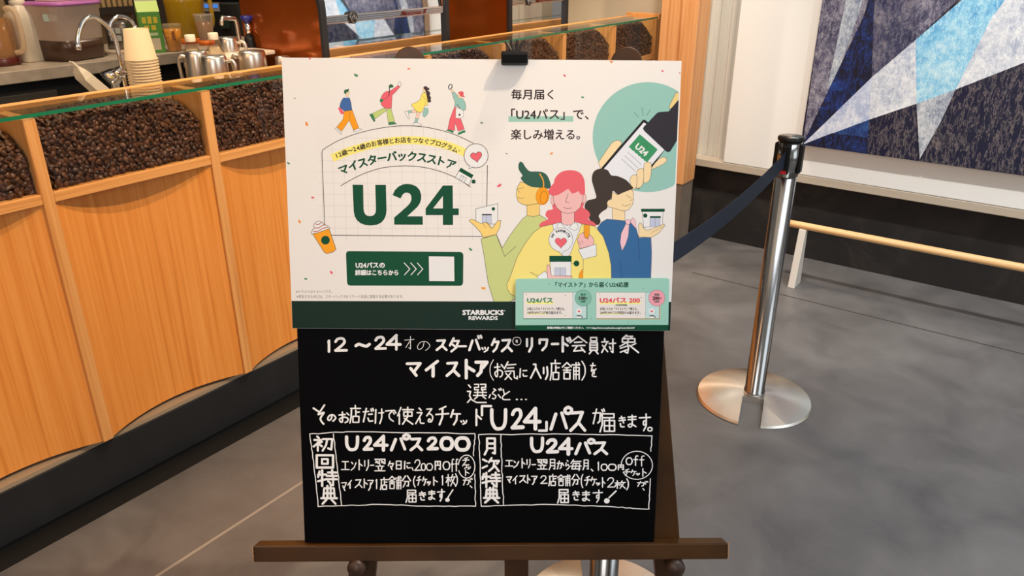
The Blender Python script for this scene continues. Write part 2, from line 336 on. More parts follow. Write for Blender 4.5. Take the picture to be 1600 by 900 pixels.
# coffee beans: heaps nobody could count
BEAN = bpy.data.materials.new('coffee_bean'); BEAN.use_nodes = True
bn = BEAN.node_tree.nodes['Principled BSDF']; bn.inputs['Roughness'].default_value = .40; bn.inputs['Specular IOR Level'].default_value = .38
av = nd(BEAN, 'ShaderNodeAttribute'); av.attribute_name = 'tone'; rp = nd(BEAN, 'ShaderNodeValToRGB')
rp.color_ramp.elements[0].color = lin(44, 23, 13); rp.color_ramp.elements[1].color = lin(140, 88, 54)
lk(BEAN, av.outputs['Fac'], rp.inputs[0]); lk(BEAN, rp.outputs[0], bn.inputs['Base Color'])
def bean_proto():
    nu, nv = 14, 8; vs = []; tn = []
    for i in range(1, nv):
        th = math.pi*i/nv
        for k in range(nu):
            ph = 2*math.pi*k/nu; x = math.cos(th); y = math.sin(th)*math.cos(ph); z = math.sin(th)*math.sin(ph)
            zz = z*(1. if z > 0 else .45); cr = 0
            if z < -.1 and abs(y) < .12: zz += .26*(1-x*x); cr = 1
            vs.append((x*.0084, y*.0064, zz*.0050)); tn.append(.55 if cr else .0)
    vs += [(.0084, 0, 0), (-.0084, 0, 0)]; tn += [0, 0]
    fs = []
    m = nv-1
    for i in range(m-1):
        for k in range(nu): fs.append((i*nu+k, (i+1)*nu+k, (i+1)*nu+(k+1) % nu, i*nu+(k+1) % nu))
    a, b = m*nu, m*nu+1
    return np.array(vs), fs, [(a, k, (k+1) % nu) for k in range(nu)]+[(b, (m-1)*nu+(k+1) % nu, (m-1)*nu+k) for k in range(nu)], np.array(tn)
BV, BQ, BT, BTN = bean_proto()
def rotmats(nrm):
    """flat or round side outwards, any heading, a random tilt"""
    n = len(nrm); N_ = nrm+rng.normal(0, .38, (n, 3)); N_ /= np.linalg.norm(N_, axis=1)[:, None]; N_ *= np.where(rng.random((n, 1)) < .5, 1, -1)
    t = rng.normal(size=(n, 3)); t -= (t*N_).sum(1)[:, None]*N_; t /= np.linalg.norm(t, axis=1)[:, None]; b = np.cross(N_, t)
    return np.stack([t, b, N_], 2)
BINPOS = ['in the bay nearest the camera, just outside the left edge', 'at the left edge of the frame', 'in the wide bay left of the poster, below the stack of paper cups', 'in the bay whose right half the poster covers', 'mostly hidden behind the poster top left', 'left of the black clip, seen over the poster top',
          'right of the black clip, beside the second bay post', 'above the right easel disc, third bay from the pillar', 'in the far bay beside the wooden pillar']
def heap(i, y0, y1):
    y0 += .017; y1 -= .017; xa, xb = XF-.124, XF-.014; zf = .874
    def top(x, y):
        s = (y-y0)/(y1-y0); d = (x-xa)/(xb-xa)      # d: 0 at the back, 1 at the pane
        e = .036*math.sin(math.pi*min(1, max(0, .12+.8*s)))
        return .992+e+.018*math.sin(math.pi*min(1, d*.9+.05))-.055*max(0, s-.72)/.28*d - .022*max(0, .12-s)/.12*d
    pts = []; nr = []
    dz, dy = .0094, .0122
    for lay in range(2):
        x = xb-.004-lay*.006; z = zf+.004
        while z < 1.05:
            y = y0+.006+(dy/2 if int(z/dz) % 2 else 0)
            while y < y1-.004:
                if z < top(x, y)-.003: pts.append((x+rng.uniform(-.003, .003), y+rng.uniform(-.003, .003), z+rng.uniform(-.003, .003))); nr.append((1., 0, .25))
                y += dy
            z += dz
    x = xb-.006
    while x > xa:
        y = y0+.006
        while y < y1-.004:
            for q in range(2):
                pts.append((x+rng.uniform(-.003, .003), y+rng.uniform(-.004, .004), top(x, y)-.006*q+rng.uniform(-.003, .003))); nr.append((.25, 0, 1.))
            y += dy
        x -= dz
    P = np.array(pts); P[:, 1] = np.clip(P[:, 1], y0+.0055, y1-.0055); P[:, 0] = np.minimum(P[:, 0], xb+.001); P[:, 2] = np.minimum(P[:, 2], ZG-.008)
    n = len(P); R = rotmats(np.array(nr)); V = (np.einsum('nij,vj->nvi', R, BV)*rng.uniform(.9, 1.12, (n, 1, 1))+P[:, None, :]).reshape(-1, 3)
    V[:, 0] = np.minimum(V[:, 0], XF-.0062); V[:, 2] = np.clip(V[:, 2], .8705, ZG-.0005); V[:, 1] = np.clip(V[:, 1], y0-.003, y1+.003)
    nvp = len(BV); Q = np.array(BQ); T = np.array(BT); off = (np.arange(n)*nvp)[:, None, None]
    q = (Q[None]+off).reshape(-1, 4).tolist(); t = (T[None]+off).reshape(-1, 3).tolist()
    tone = (BTN[None]+rng.uniform(.02, .42, (n, 1))).reshape(-1)
    # the body of the heap under the outer beans
    b0 = len(V); body = []; g = 16
    for a in range(g+1):
        y = y0+(y1-y0)*a/g
        for xx in (xa, (xa+xb)/2, xb-.012): body += [(xx, y, zf-.002), (xx, y, top(xx, y)-.012)]
    bf = []
    for a in range(g):
        o = b0+a*6; p = o+6
        bf += [(o+1, o+3, p+3, p+1), (o+3, o+5, p+5, p+3), (o+4, p+4, p+5, o+5), (o, o+1, p+1, p)]
    bf += [(b0, b0+4, b0+5, b0+3, b0+1)]; e = b0+g*6; bf += [(e, e+1, e+3, e+5, e+4)]
    V = np.concatenate([V, np.array(body)]); tone = np.concatenate([tone, np.full(len(body), -.2)])
    me = bpy.data.meshes.new('coffee_beans'); me.from_pydata(V.tolist(), [], q+t+bf); me.materials.append(BEAN)
    sm = [True]*(len(q)+len(t))+[False]*len(bf); me.polygons.foreach_set('use_smooth', sm)
    at_ = me.attributes.new('tone', 'FLOAT', 'POINT'); at_.data.foreach_set('value', tone.astype(np.float32))
    o = bpy.data.objects.new('coffee_beans', me); col.objects.link(o)
    tag(o, 'heap of dark roasted coffee beans '+BINPOS[i], 'coffee beans', 'coffee beans in the counter bins', 'stuff')
for i in range(len(POSTS)-1): heap(i, POSTS[i], POSTS[i+1])
# ------------------------------------------------------------------ back bar
ZB = .97
xe = float((at(0, 113, 2, ZB)[0]+at(202, 91, 2, ZB)[0])/2)
bb = thing('back_bar', (-3.6, 1.8, 0), 'dark back bar with stone top and charcoal cabinet doors behind the bean counter', 'back counter')
MB().box((-3.99, -.6, ZB-.045), (xe, 3.9, ZB)).build('worktop', noise_mat('bar_stone', [(.3, lin(150, 138, 122)), (.7, lin(184, 170, 152))], nscale=14, rough=.4), bb, bevel=.003)
MB().box((-3.99, -.6, .0), (xe-.06, 3.9, ZB-.046)).build('carcass', mat('black_carcass', (.006, .006, .006, 1), .5), bb)
DOOR = mat('charcoal_door', lin(58, 54, 50), .5)
for y0, y1, kind in ((.2, 1.0, 'door'), (1.01, 1.43, 'door'), (2.0, 2.6, 'door')):
    d = MB().box((xe-.058, y0, .1), (xe-.035, y1, ZB-.09)).build('door', DOOR, bb, bevel=.002)
    h_ = MB(); yc = y1-.1; h_.tube([(xe-.036, yc-.05, ZB-.16), (xe-.012, yc-.05, ZB-.16), (xe-.012, yc+.05, ZB-.16), (xe-.036, yc+.05, ZB-.16)], .005, 8); h_.build('door_handle', STEEL, d)
f = MB().box((xe-.058, 1.45, .1), (xe-.03, 1.99, ZB-.14)).build('drawer', mat('steel_drawer', (.10, .095, .09, 1), .3, .9), bb, bevel=.004)
MB().tube([(xe-.02, 1.47, ZB-.165), (xe-.02, 1.97, ZB-.165)], .012, 12).build('drawer_grip', STEEL, f)

def B(u, v, z=ZB): return at(u, v, 2, z)
WHITEP = mat('white_plastic', lin(236, 222, 196), .4)
def solid(name, prof, c, m, parent=None, n=28, **k): return MB().lathe(prof, c, n).build(name, m, parent, **k)
CLEAR = glass_mat('clear_plastic', (.93, .92, .90, 1), 1.45, .03)

# brown drink jug at the left edge of the frame
c = B(-6, 103)+hv*.03; jg = thing('drink_jug', c, 'clear jug of brown drink with tall handle at the left back bar end', 'jug')
solid('body', [(.060, .002), (.068, .01), (.070, .06), (.066, .20), (.062, .235), (.056, .236)], c, trans_mat('jug_plastic', lin(232, 196, 140), .22, .12), jg)
solid('drink', [(.0, .004), (.062, .006), (.065, .06), (.06, .17), (.0, .17)], c, mat('tea', lin(150, 88, 32), .2), jg)
solid('foot', [(.072, .0), (.074, .012), (.071, .03), (.069, .031)], c, mat('dark_red', lin(90, 32, 26), .3), jg)
solid('lid', [(.060, .236), (.064, .24), (.062, .255), (.02, .262), (.0, .262)], c, mat('amber_lid', lin(200, 96, 30), .35), jg)
hp = spline([c+rv*.066+uv_*.20, c+rv*.085+uv_*.205, c+rv*.105+uv_*.18, c+rv*.108+uv_*.10, c+rv*.098+uv_*.055, c+rv*.07+uv_*.045], 6)
MB().tube(hp, .010, 10).build('handle', trans_mat('handle_plastic', lin(230, 200, 160), .6, .15), jg)
# white milk bottle
c = B(37, 98)+hv*.05; bt = thing('milk_bottle', c, 'white square plastic bottle with stepped neck, between brown jug and purple lidded tub', 'bottle')
m = MB(); a = .056
def rsq(h, k=.82): return [(math.copysign(abs(math.cos(t))**.4, math.cos(t))*h, math.copysign(abs(math.sin(t))**.4, math.sin(t))*h) for t in [2*math.pi*i/32 for i in range(32)]]
def loft(m, rings, c, Rz=0., mi=0, cap=True):
    vs = []; fs = []; n = 32
    for (hx, z) in rings:
        for (x, y) in rsq(hx): vs.append((c[0]+x*math.cos(Rz)-y*math.sin(Rz), c[1]+x*math.sin(Rz)+y*math.cos(Rz), c[2]+z))
    for i in range(len(rings)-1):
        for k in range(n): fs.append((i*n+k, i*n+(k+1) % n, (i+1)*n+(k+1) % n, (i+1)*n+k))
    if cap: fs += [tuple(range(n-1, -1, -1)), tuple(range((len(rings)-1)*n, len(rings)*n))]
    return m.add(vs, fs, mi, True)
loft(m, [(.044, 0), (.048, .005), (.048, .15), (.046, .17), (.03, .205), (.024, .21)], c, .3); m.build('body', WHITEP, bt, auto=50)
solid('neck', [(.026, .208), (.028, .212), (.028, .225), (.022, .228), (.022, .24), (.025, .243), (.025, .252), (.016, .256), (.016, .285), (.0, .286)], c, WHITEP, bt)
# polycarbonate tub with purple lid
c = B(91, 97)+hv*.11; tb = thing('storage_tub', c, 'square clear tub half full of brown syrup under a purple lid on the back bar', 'tub')
Rz = .25
m = MB(); loft(m, [(0.1017, .0785), (0.1087, .20), (0.1105, .208)], c, Rz, cap=False); m.build('tub', trans_mat('cloudy_plastic', lin(222, 196, 174), .6, .2), tb)
m = MB(); loft(m, [(0.0922, 0), (0.0983, .008), (0.1001, .05), (0.1016, .078)], c, Rz); m.build('syrup', mat('syrup', lin(78, 56, 44), .25), tb)
m = MB(); loft(m, [(0.1140, .206), (0.1166, .209), (0.1166, .216), (0.1035, .220)], c, Rz); m.build('lid', mat('purple_lid', lin(186, 110, 178), .35), tb)
lbl = c+uv_*.165-hv*.112+rv*.010
m = MB(); vs = [lbl+rv*sx*.026+uv_*sz*.0135-hv*.004 for sx, sz in ((-1, -1), (1, -1), (1, 1), (-1, 1))]; m.hexa([q+hv*.003 for q in vs], vs); m.build('label', mat('mint_label', lin(196, 214, 200), .6), tb)
# white box on the lid
c2 = c+uv_*.2205
m = MB(); loft(m, [(.055, 0), (.057, .004), (.058, .06)], c2-rv*.02, Rz); o = m.build('food_box', WHITEP); tag(o, 'small white box standing on the purple tub lid', 'box')
# wire rack of ribs against the wall
c = np.array([-3.72, 1.86, ZB]); rk = thing('slatted_rack', c, 'pale ribbed rack with vertical slats standing at the back behind the tub', 'rack')
m = MB()
for k in range(16): m.box((c[0]-.008, c[1]-.20+k*.026, ZB+.16), (c[0]+.008, c[1]-.20+k*.026+.015, ZB+.34))
m.build('slats', mat('brass_slat', lin(196, 168, 120), .35, .4), rk)
MB().box((c[0]-.02, c[1]-.21, ZB), (c[0]-.009, c[1]+.21, ZB+.34)).build('back_plate', mat('rack_plate', lin(96, 76, 52), .5), rk)
MB().box((c[0]-.02, c[1]-.21, ZB+.13), (c[0]+.02, c[1]+.21, ZB+.159)).build('shelf', mat('rack_shelf', lin(40, 34, 30), .5), rk)
# scale / timer with steel body
c = B(181, 85)+hv*.06; ks = thing('measuring_scale', c, 'small steel kitchen scale with pale display beside the chrome tap', 'scale')
m = MB(); loft(m, [(.062, 0), (.062, .012), (.058, .015)], c, AZ); m.build('base', mat('pale_base', lin(206, 186, 160), .4), ks)
m = MB(); loft(m, [(.046, .0151), (.05, .02), (.05, .115), (.045, .125)], c-hv*-.02, AZ); m.build('body', mat('scale_body', (.25, .23, .2, 1), .35, .8), ks)
for k in range(4):
    q = c+rv*(-.012+.026*(k % 2))+uv_*(.062+.03*(k//2))-hv*.034
    m = MB(); vs = [q+rv*sx*.010+uv_*sz*.011 for sx, sz in ((-1, -1), (1, -1), (1, 1), (-1, 1))]; m.hexa([w_+hv*.004 for w_ in vs], vs); m.build('key', mat('pale_key', lin(196, 196, 180), .5), ks)
# milk carton
c = B(241, 81); cr = thing('milk_carton', c, 'green gable top milk carton with yellow lettering behind the paper cups', 'carton')
def ob(m, c, hw, hd, z0, z1, hw1=None, hd1=None, mi=0, rot=0.):
    r_ = rv*math.cos(rot)+hv*math.sin(rot); h_ = hv*math.cos(rot)-rv*math.sin(rot)
    hw1 = hw if hw1 is None else hw1; hd1 = hd if hd1 is None else hd1
    L = [c+r_*a*hw+h_*b*hd+uv_*z0 for a, b in ((-1, -1), (1, -1), (1, 1), (-1, 1))]; U = [c+r_*a*hw1+h_*b*hd1+uv_*z1 for a, b in ((-1, -1), (1, -1), (1, 1), (-1, 1))]
    return m.hexa(L, U, mi)
CG = mat('carton_green', lin(92, 158, 62), .45); CL = mat('carton_lime', lin(186, 216, 110), .45); RT = .5
m = MB(); ob(m, c, .043, .043, 0, .165, rot=RT); m.build('box', CG, cr, bevel=.002)
m = MB(); ob(m, c, .043, .043, .1651, .205, .043, .004, rot=RT); m.build('gable', CL, cr)
m = MB(); ob(m, c, .043, .003, .2051, .222, rot=RT); m.build('seam', mat('carton_seam', lin(226, 222, 196), .5), cr)
m = MB(); r_ = rv*math.cos(RT)+hv*math.sin(RT); h_ = hv*math.cos(RT)-rv*math.sin(RT)
def decal(m, a, b, z0, z1, face, mi=0, e=.0006):
    if face == 'f': q = [c+r_*x-h_*(.043+e)+uv_*z for x, z in ((a, z0), (b, z0), (b, z1), (a, z1))]
    else: q = [c+h_*x+r_*(.043+e)*face+uv_*z for x, z in ((a, z0), (b, z0), (b, z1), (a, z1))]
    m.add(q, [(0, 1, 2, 3)], mi)
for i, (a, b, z0, z1) in enumerate(((-.03, -.014, .12, .145), (-.008, .008, .118, .147), (.014, .03, .12, .145), (-.024, -.006, .092, .112), (.002, .02, .092, .112))):
    decal(m, a, b, z0, z1, 'f', 0)
decal(m, -.024, .024, .07, .082, 'f', 1); decal(m, -.012, .028, .012, .06, 'f', 2)
for i, (a, b, z0, z1) in enumerate(((-.028, .0, .12, .145), (-.02, .02, .092, .112))): decal(m, a, b, z0, z1, -1, 0)
decal(m, -.022, .022, .07, .082, -1, 1)
m.build('printed_panel', [mat('carton_yellow', lin(222, 200, 50), .5), mat('carton_pale', lin(206, 222, 170), .5), mat('carton_cream', lin(224, 208, 178), .5)], cr)
# big amber drink dispenser
c = B(284, 70)+hv*.10; dj = thing('drink_dispenser', c, 'large yellow translucent drink dispenser jug on the back bar behind the iced tea', 'dispenser')
MB().lathe([(.075, .0), (.08, .01), (.088, .18), (.09, .225)], c, 32).build('tank', trans_mat('amber_plastic', lin(190, 150, 24), .72, .12), dj)
solid('rim', [(.0905, .222), (.094, .226), (.094, .234), (.088, .236)], c, mat('amber_rim', lin(176, 138, 30), .3), dj)
MB().tube(spline([c+rv*.086+uv_*.215, c+rv*.115+uv_*.21, c+rv*.122+uv_*.16, c+rv*.118+uv_*.08, c+rv*.084+uv_*.05], 6), .010, 10).build('handle', MATS['amber_plastic'], dj)
solid('foot', [(.083, -.0), (.085, .01), (.083, .022), (.081, .024)], c, mat('orange_foot', lin(226, 112, 30), .35), dj)
# iced tea in a clear cup
c = B(274, 80); it = thing('iced_tea_cup', c, 'clear plastic cup of orange iced tea standing in front of the yellow dispenser', 'cup')
CP = [(.026, 0), (.027, .002), (.040, .108), (.042, .11), (.042, .113), (.040, .113)]
solid('cup', CP, c, trans_mat('cup_plastic', lin(240, 220, 180), .18, .1), it)
solid('tea', [(0, .003), (.0255, .003), (.0365, .092), (0, .092)], c, mat('orange_tea', lin(232, 150, 24), .2), it)
m = MB()
for k in range(16):
    a = 2*math.pi*k/16
    if k % 3: m.tube([c-hv*.0385+rv*(-.008+.009*math.cos(a))+uv_*(.07+.010*math.sin(a)), c-hv*.0385+rv*(-.008+.009*math.cos(a+.3))+uv_*(.07+.010*math.sin(a+.3))], .0012, 6)
m.build('printed_ring', mat('print_dark', lin(84, 74, 52), .5), it)
m = MB(); ob(m, c-hv*.0365+rv*.018+uv_*0, .006, .003, .05, .085); m.build('sticker', mat('tag_brown', lin(150, 92, 34), .5), it)
# second clear cup with orange foot
c = B(318, 72)+hv*.05; i2 = thing('shaker_cup', c, 'clear measuring cup with amber drink beside the dispenser handle', 'cup')
solid('cup', [(.028, 0), (.029, .003), (.042, .125), (.044, .128), (.044, .134), (.041, .134)], c, trans_mat('cup2_plastic', lin(196, 186, 170), .4, .1), i2)
solid('drink', [(0, .004), (.0275, .004), (.037, .10), (0, .10)], c, mat('cola', lin(176, 120, 66), .25), i2)
solid('base_ring', [(.036, .0), (.036, .02), (.03, .022)], c, mat('orange_ring', lin(236, 120, 40), .35), i2)
# dark grinder with blue screen at the back
c = np.array([-3.62, 2.50, ZB]); gr = thing('coffee_grinder', c, 'black coffee grinder with a small blue screen at the back of the bar', 'grinder')
m = MB(); ob(m, c, .10, .09, 0, .16, .09, .08); ob(m, c+hv*.03, .09, .06, .161, .36); m.build('body', BLACKP, gr, bevel=.008)
m = MB(); ob(m, c-hv*.087-rv*.045, .036, .003, .135, .152); m.build('screen', mat('blue_screen', lin(70, 140, 230), .3, **{'Emission Color': lin(60, 130, 240), 'Emission Strength': .6}), gr)
m = MB(); ob(m, c-hv*.086-rv*.045, .042, .002, .118, .160); m.build('screen_bezel', mat('grey_bezel', lin(140, 136, 130), .4), gr)
m = MB(); ob(m, c-hv*.09+rv*.02, .02, .02, .04, .1); m.build('portafilter_fork', mat('dark_green', lin(20, 44, 36), .4), gr)

# bent white water tap behind the pitchers
c = B(376, 70, ZB)+hv*-.0
c = at(376, 70, 0, -2.55); wt = thing('hot_water_tap', (c[0], c[1], .93), 'square bent pale metal tap left of the blue topped pump', 'tap')
q0 = np.array([c[0], c[1], .93]); zt_ = float(at(345, 28, 0, -2.55)[2]); qh = float(at(376, 28, 0, -2.55)[2])
top1 = at(368, 29, 0, -2.55); top2 = at(346, 28, 0, -2.55); tip = at(346, 40, 0, -2.55)
MB().tube([q0, c, top1-np.array([0, 0, .006]), top1+(top2-top1)*.08, top2+(top1-top2)*.06, top2-np.array([0, 0, .005]), tip], .0075, 12).build('spout', mat('pale_chrome', (.85, .78, .68, 1), .22, 1.), wt)
solid('collar', [(.018, 0), (.018, .05), (.014, .06), (.009, .066)], (c[0], c[1], .93), STEEL, wt)
# pump with blue knob
c = at(391, 70, 0, -2.50); pm = thing('syrup_pump', (c[0], c[1], .93), 'steel plunger with a blue knob standing before the bronze machine side', 'pump')
z0 = c[2]; z1 = float(at(389, 24, 0, -2.50)[2]); hh = z1-.93
cc = (c[0], c[1], .93)
solid('base', [(.02, 0), (.02, hh-.095), (.017, hh-.085), (.017, hh-.07)], cc, BLACKP, pm)
solid('shaft', [(.0105, hh-.0699), (.0105, hh-.022)], cc, CHROME, pm)
solid('knob', [(.011, hh-.0219), (.020, hh-.012), (.022, hh-.004), (.016, hh), (.0, hh+.001)], cc, mat('blue_knob', lin(40, 44, 128), .3), pm)
# chrome sink tap with two gooseneck spouts
X_ = -2.25
tp = at(196, 132, 0, X_); bx = (tp[0], tp[1], .93)
tap = thing('mixer_tap', bx, 'chrome tap with two gooseneck spouts behind the counter ledge', 'tap')
def P(u, v, dx=0.): return at(u, v, 0, X_+dx)
rise = [np.array(bx)]+[P(u, v) for u, v in ((197, 140), (192, 110), (186, 85), (180, 62), (172, 46), (160, 34), (150, 28), (140, 27), (131, 33), (125, 45), (122, 60), (122, 70))]
MB().tube(spline(rise, 5), .0062, 14).build('main_spout', CHROME, tap)
MB().tube([P(122, 67), P(122.3, 78)], .0085, 14).build('nozzle', CHROME, tap)
MB().tube(spline([P(173, 55), P(171, 42, .0), P(175, 33), P(184, 26), (P(196, 27)), P(205, 33), P(210, 41)], 5), .0055, 14).build('second_spout', CHROME, tap)
MB().tube([P(209, 40), P(212, 46)], .0072, 14).build('nozzle', CHROME, tap)
MB().tube([P(182, 108), P(186, 113), P(193, 116)], .014, 14).build('valve', CHROME, tap)
MB().tube([P(190, 118, -.01), P(175, 130, .0)], .006, 10).build('lever', CHROME, tap)
# rinser spray head
c = P(176, 113, -.05); rs = thing('pitcher_rinser', (c[0], c[1], .93), 'round chrome pitcher rinser beside the tap riser', 'rinser')
cc = (c[0], c[1], .93)
solid('cup', [(.012, 0), (.012, c[2]-.965), (.03, c[2]-.93-.012), (.034, c[2]-.93), (.030, c[2]-.93+.004), (.01, c[2]-.93+.010), (0, c[2]-.93+.010)], cc, CHROME, rs)
# tilted scoop tray
a, b = P(111, 95), P(160, 136); ax = (b-a)/np.linalg.norm(b-a); sc_ = thing('ice_scoop', (float(b[0]), float(b[1]), .93), 'clear plastic ice scoop leaning left of the tap', 'scoop')
nn = np.cross(ax, np.array([1., 0, 0])); nn /= np.linalg.norm(nn); ww = np.array([1., 0, 0])
if nn[2] < 0: nn = -nn
L_ = float(np.linalg.norm(b-a))*1.55
m = MB()
prof = [(-.0, .010, .004), (.12, .013, .006), (.2, .030, .016), (.3, .034, .024), (1., .036, .028)]
vs = []; fs = []
for (s, hw, dp) in prof:
    o_ = a+ax*L_*s
    for (x, z) in ((-hw, 0), (-hw*.85, -dp), (hw*.85, -dp), (hw, 0), (hw*.72, 0), (hw*.62, -dp*.8), (-hw*.62, -dp*.8), (-hw*.72, 0)): vs.append(o_+ww*x+nn*z)
for i in range(len(prof)-1):
    for k in range(8): fs.append((i*8+k, i*8+(k+1) % 8, (i+1)*8+(k+1) % 8, (i+1)*8+k))
fs += [tuple(range(7, -1, -1)), tuple(range((len(prof)-1)*8, len(prof)*8))]
m.add(vs, fs); m.build('scoop', trans_mat('scoop_plastic', lin(232, 222, 200), .75, .18), sc_, bevel=.002)
m = MB(); vs = []
for s, hw in ((.26, .018), (1.0, .021)):
    o_ = a+ax*L_*s+nn*-.010; vs += [o_-ww*hw, o_+ww*hw]
m.hexa([vs[0]-nn*.006, vs[1]-nn*.006, vs[3]-nn*.006, vs[2]-nn*.006], [vs[0], vs[1], vs[3], vs[2]]); m.build('cream', mat('cream_fill', lin(236, 214, 160), .5), sc_)
# stack of inverted paper cups
c = at(222, 100, 0, -2.15); PAPER = mat('cream_paper', lin(206, 184, 146), .65)
zt_ = float(at(222, 44, 0, -2.15)[2]); hc = .082; pitch = .0078; zs = zt_-hc; k = 0; zlist = []
while zs > .93: zlist.append(zs); zs -= pitch
zlist = zlist[:14]
low = zlist[-1]
shift = low-.9302
base_mesh = None
# a turned over sleeve carries the lowest cup
for i, z in enumerate(zlist):
    label = ('topmost inverted cream paper cup, its whole side showing, in the stack behind the ledge' if i == 0 else
             'inverted cream paper cup showing only its rolled rim, stacked under the topmost paper cup')
    if i == 0:
        m = MB(); m.lathe([(.0415, .0015), (.043, .0), (.0445, .0018), (.043, .0036), (.0410, .0042), (.0315, hc), (.030, hc), (.0302, hc-.004), (0, hc-.004)], (c[0], c[1], z), 36)
        o = m.build('paper_cup', PAPER); tag(o, label, 'paper cup', 'stacked paper cups')
        me = o.data; me.transform(Matrix.Translation((-c[0], -c[1], -z))); o.location = (c[0], c[1], z); base_mesh = me
    else:
        o = bpy.data.objects.new('paper_cup', base_mesh); col.objects.link(o); o.location = (c[0], c[1], z); tag(o, label, 'paper cup', 'stacked paper cups')
cs = MB(); cs.lathe([(.05, 0), (.05, low-.9302-.001), (.0, low-.9302-.001)], (c[0], c[1], .9301), 32)
if low-.93 > .004: tag(cs.build('cup_dispenser', mat('dispenser_grey', (.1, .1, .1, 1), .4)), 'dark round holder under the stack of paper cups', 'cup holder')

# steel pitchers, upside down, and bottles behind the ledge
PITCH = mat('pitcher_steel', (.78, .72, .63, 1), .3, 1.)
def pitcher(u0, u1, vtop, x, label, hgt=.105, lip=.9, hs=-1):
    um = (u0+u1)/2; c = at(um, vtop, 0, x); R = float(np.linalg.norm(at(u1, vtop, 0, x)-at(u0, vtop, 0, x)))/2*.93
    zt = float(c[2]); z0 = max(.9301, zt-hgt); h = zt-z0
    t = thing('milk_pitcher', (c[0], c[1], z0), label, 'pitcher', 'steel milk pitchers behind the ledge'); cc = (c[0], c[1], z0)
    solid('body', [(R*1.04, 0), (R*1.06, .003), (R*1.02, .012), (R*1.04, h*.45), (R*1.0, h-.022), (R*.985, h-.018), (R*.96, h-.006), (R*.88, h), (0, h+.0005)], cc, PITCH, t, n=40)
    hr = rv*hs
    q = np.array(cc); MB().tube(spline([q+hr*R*1.0+uv_*(h-.018), q+hr*(R+.016)+uv_*(h-.015), q+hr*(R+.025)+uv_*(h-.03), q+hr*(R+.022)+uv_*(h*.45), q+hr*(R+.019)+uv_*.02], 5), .0055, 10).build('handle', PITCH, t)
pitcher(289, 322, 80, -2.33, 'tall steel milk pitcher, leftmost, with its handle to the left', .16)
pitcher(314, 352, 87, -2.24, 'steel milk pitcher standing upside down in front of the bottles, nearest the ledge', .13, hs=1)
pitcher(374, 412, 79, -2.30, 'two tier steel milk pitcher right of the bottles, before the white tray', .12, hs=-1)
pitcher(342, 370, 58, -2.46, 'steel pitcher at the back between the white capped bottle and the bent tap', .15, hs=1)
pitcher(431, 452, 88, -2.26, 'small steel pitcher at the right end of the row, half behind the poster edge', .10, hs=1)
def bottle(u, v, x, label):
    c = at(u, v, 0, x); zt = float(c[2]); cc = (c[0], c[1], .9301); h = zt-.9301
    t = thing('syrup_bottle', cc, label, 'bottle', 'white capped bottles')
    solid('bottle', [(.030, 0), (.033, .004), (.033, h-.085), (.030, h-.062), (.018, h-.033), (.0145, h-.028), (.0145, h-.022)], cc, glass_mat('bottle_clear', (.86, .80, .70, 1), 1.5, .02) if 'bottle_clear' not in MATS else MATS['bottle_clear'], t)
    solid('syrup', [(0, .004), (.030, .004), (.030, h-.09), (.016, h-.045), (0, h-.045)], cc, mat('bottle_fill', lin(206, 192, 166), .3), t)
    solid('cap', [(.0155, h-.0219), (.0165, h-.02), (.0165, h-.002), (.0145, h), (0, h)], cc, WHITEP, t)
bottle(296, 54, -2.40, 'white capped clear bottle behind the tall pitcher, left of two')
bottle(332, 51, -2.40, 'white capped clear bottle behind the upside down pitcher, right of two')
# white drip tray
a = at(372, 73, 0, -2.50); z_ = float(at(410, 78, 0, -2.40)[2])
dt = thing('drip_tray', (-2.46, 1.73, .93), 'long white tray on a steel stand before the bronze machine side', 'tray')
MB().box((-2.53, 1.56, z_-.014), (-2.36, 1.805, z_)).build('tray', mat('tray_white', lin(238, 222, 200), .25), dt, bevel=.004)
MB().box((-2.50, 1.60, .9301), (-2.40, 1.78, z_-.0141)).build('stand', STEEL, dt)

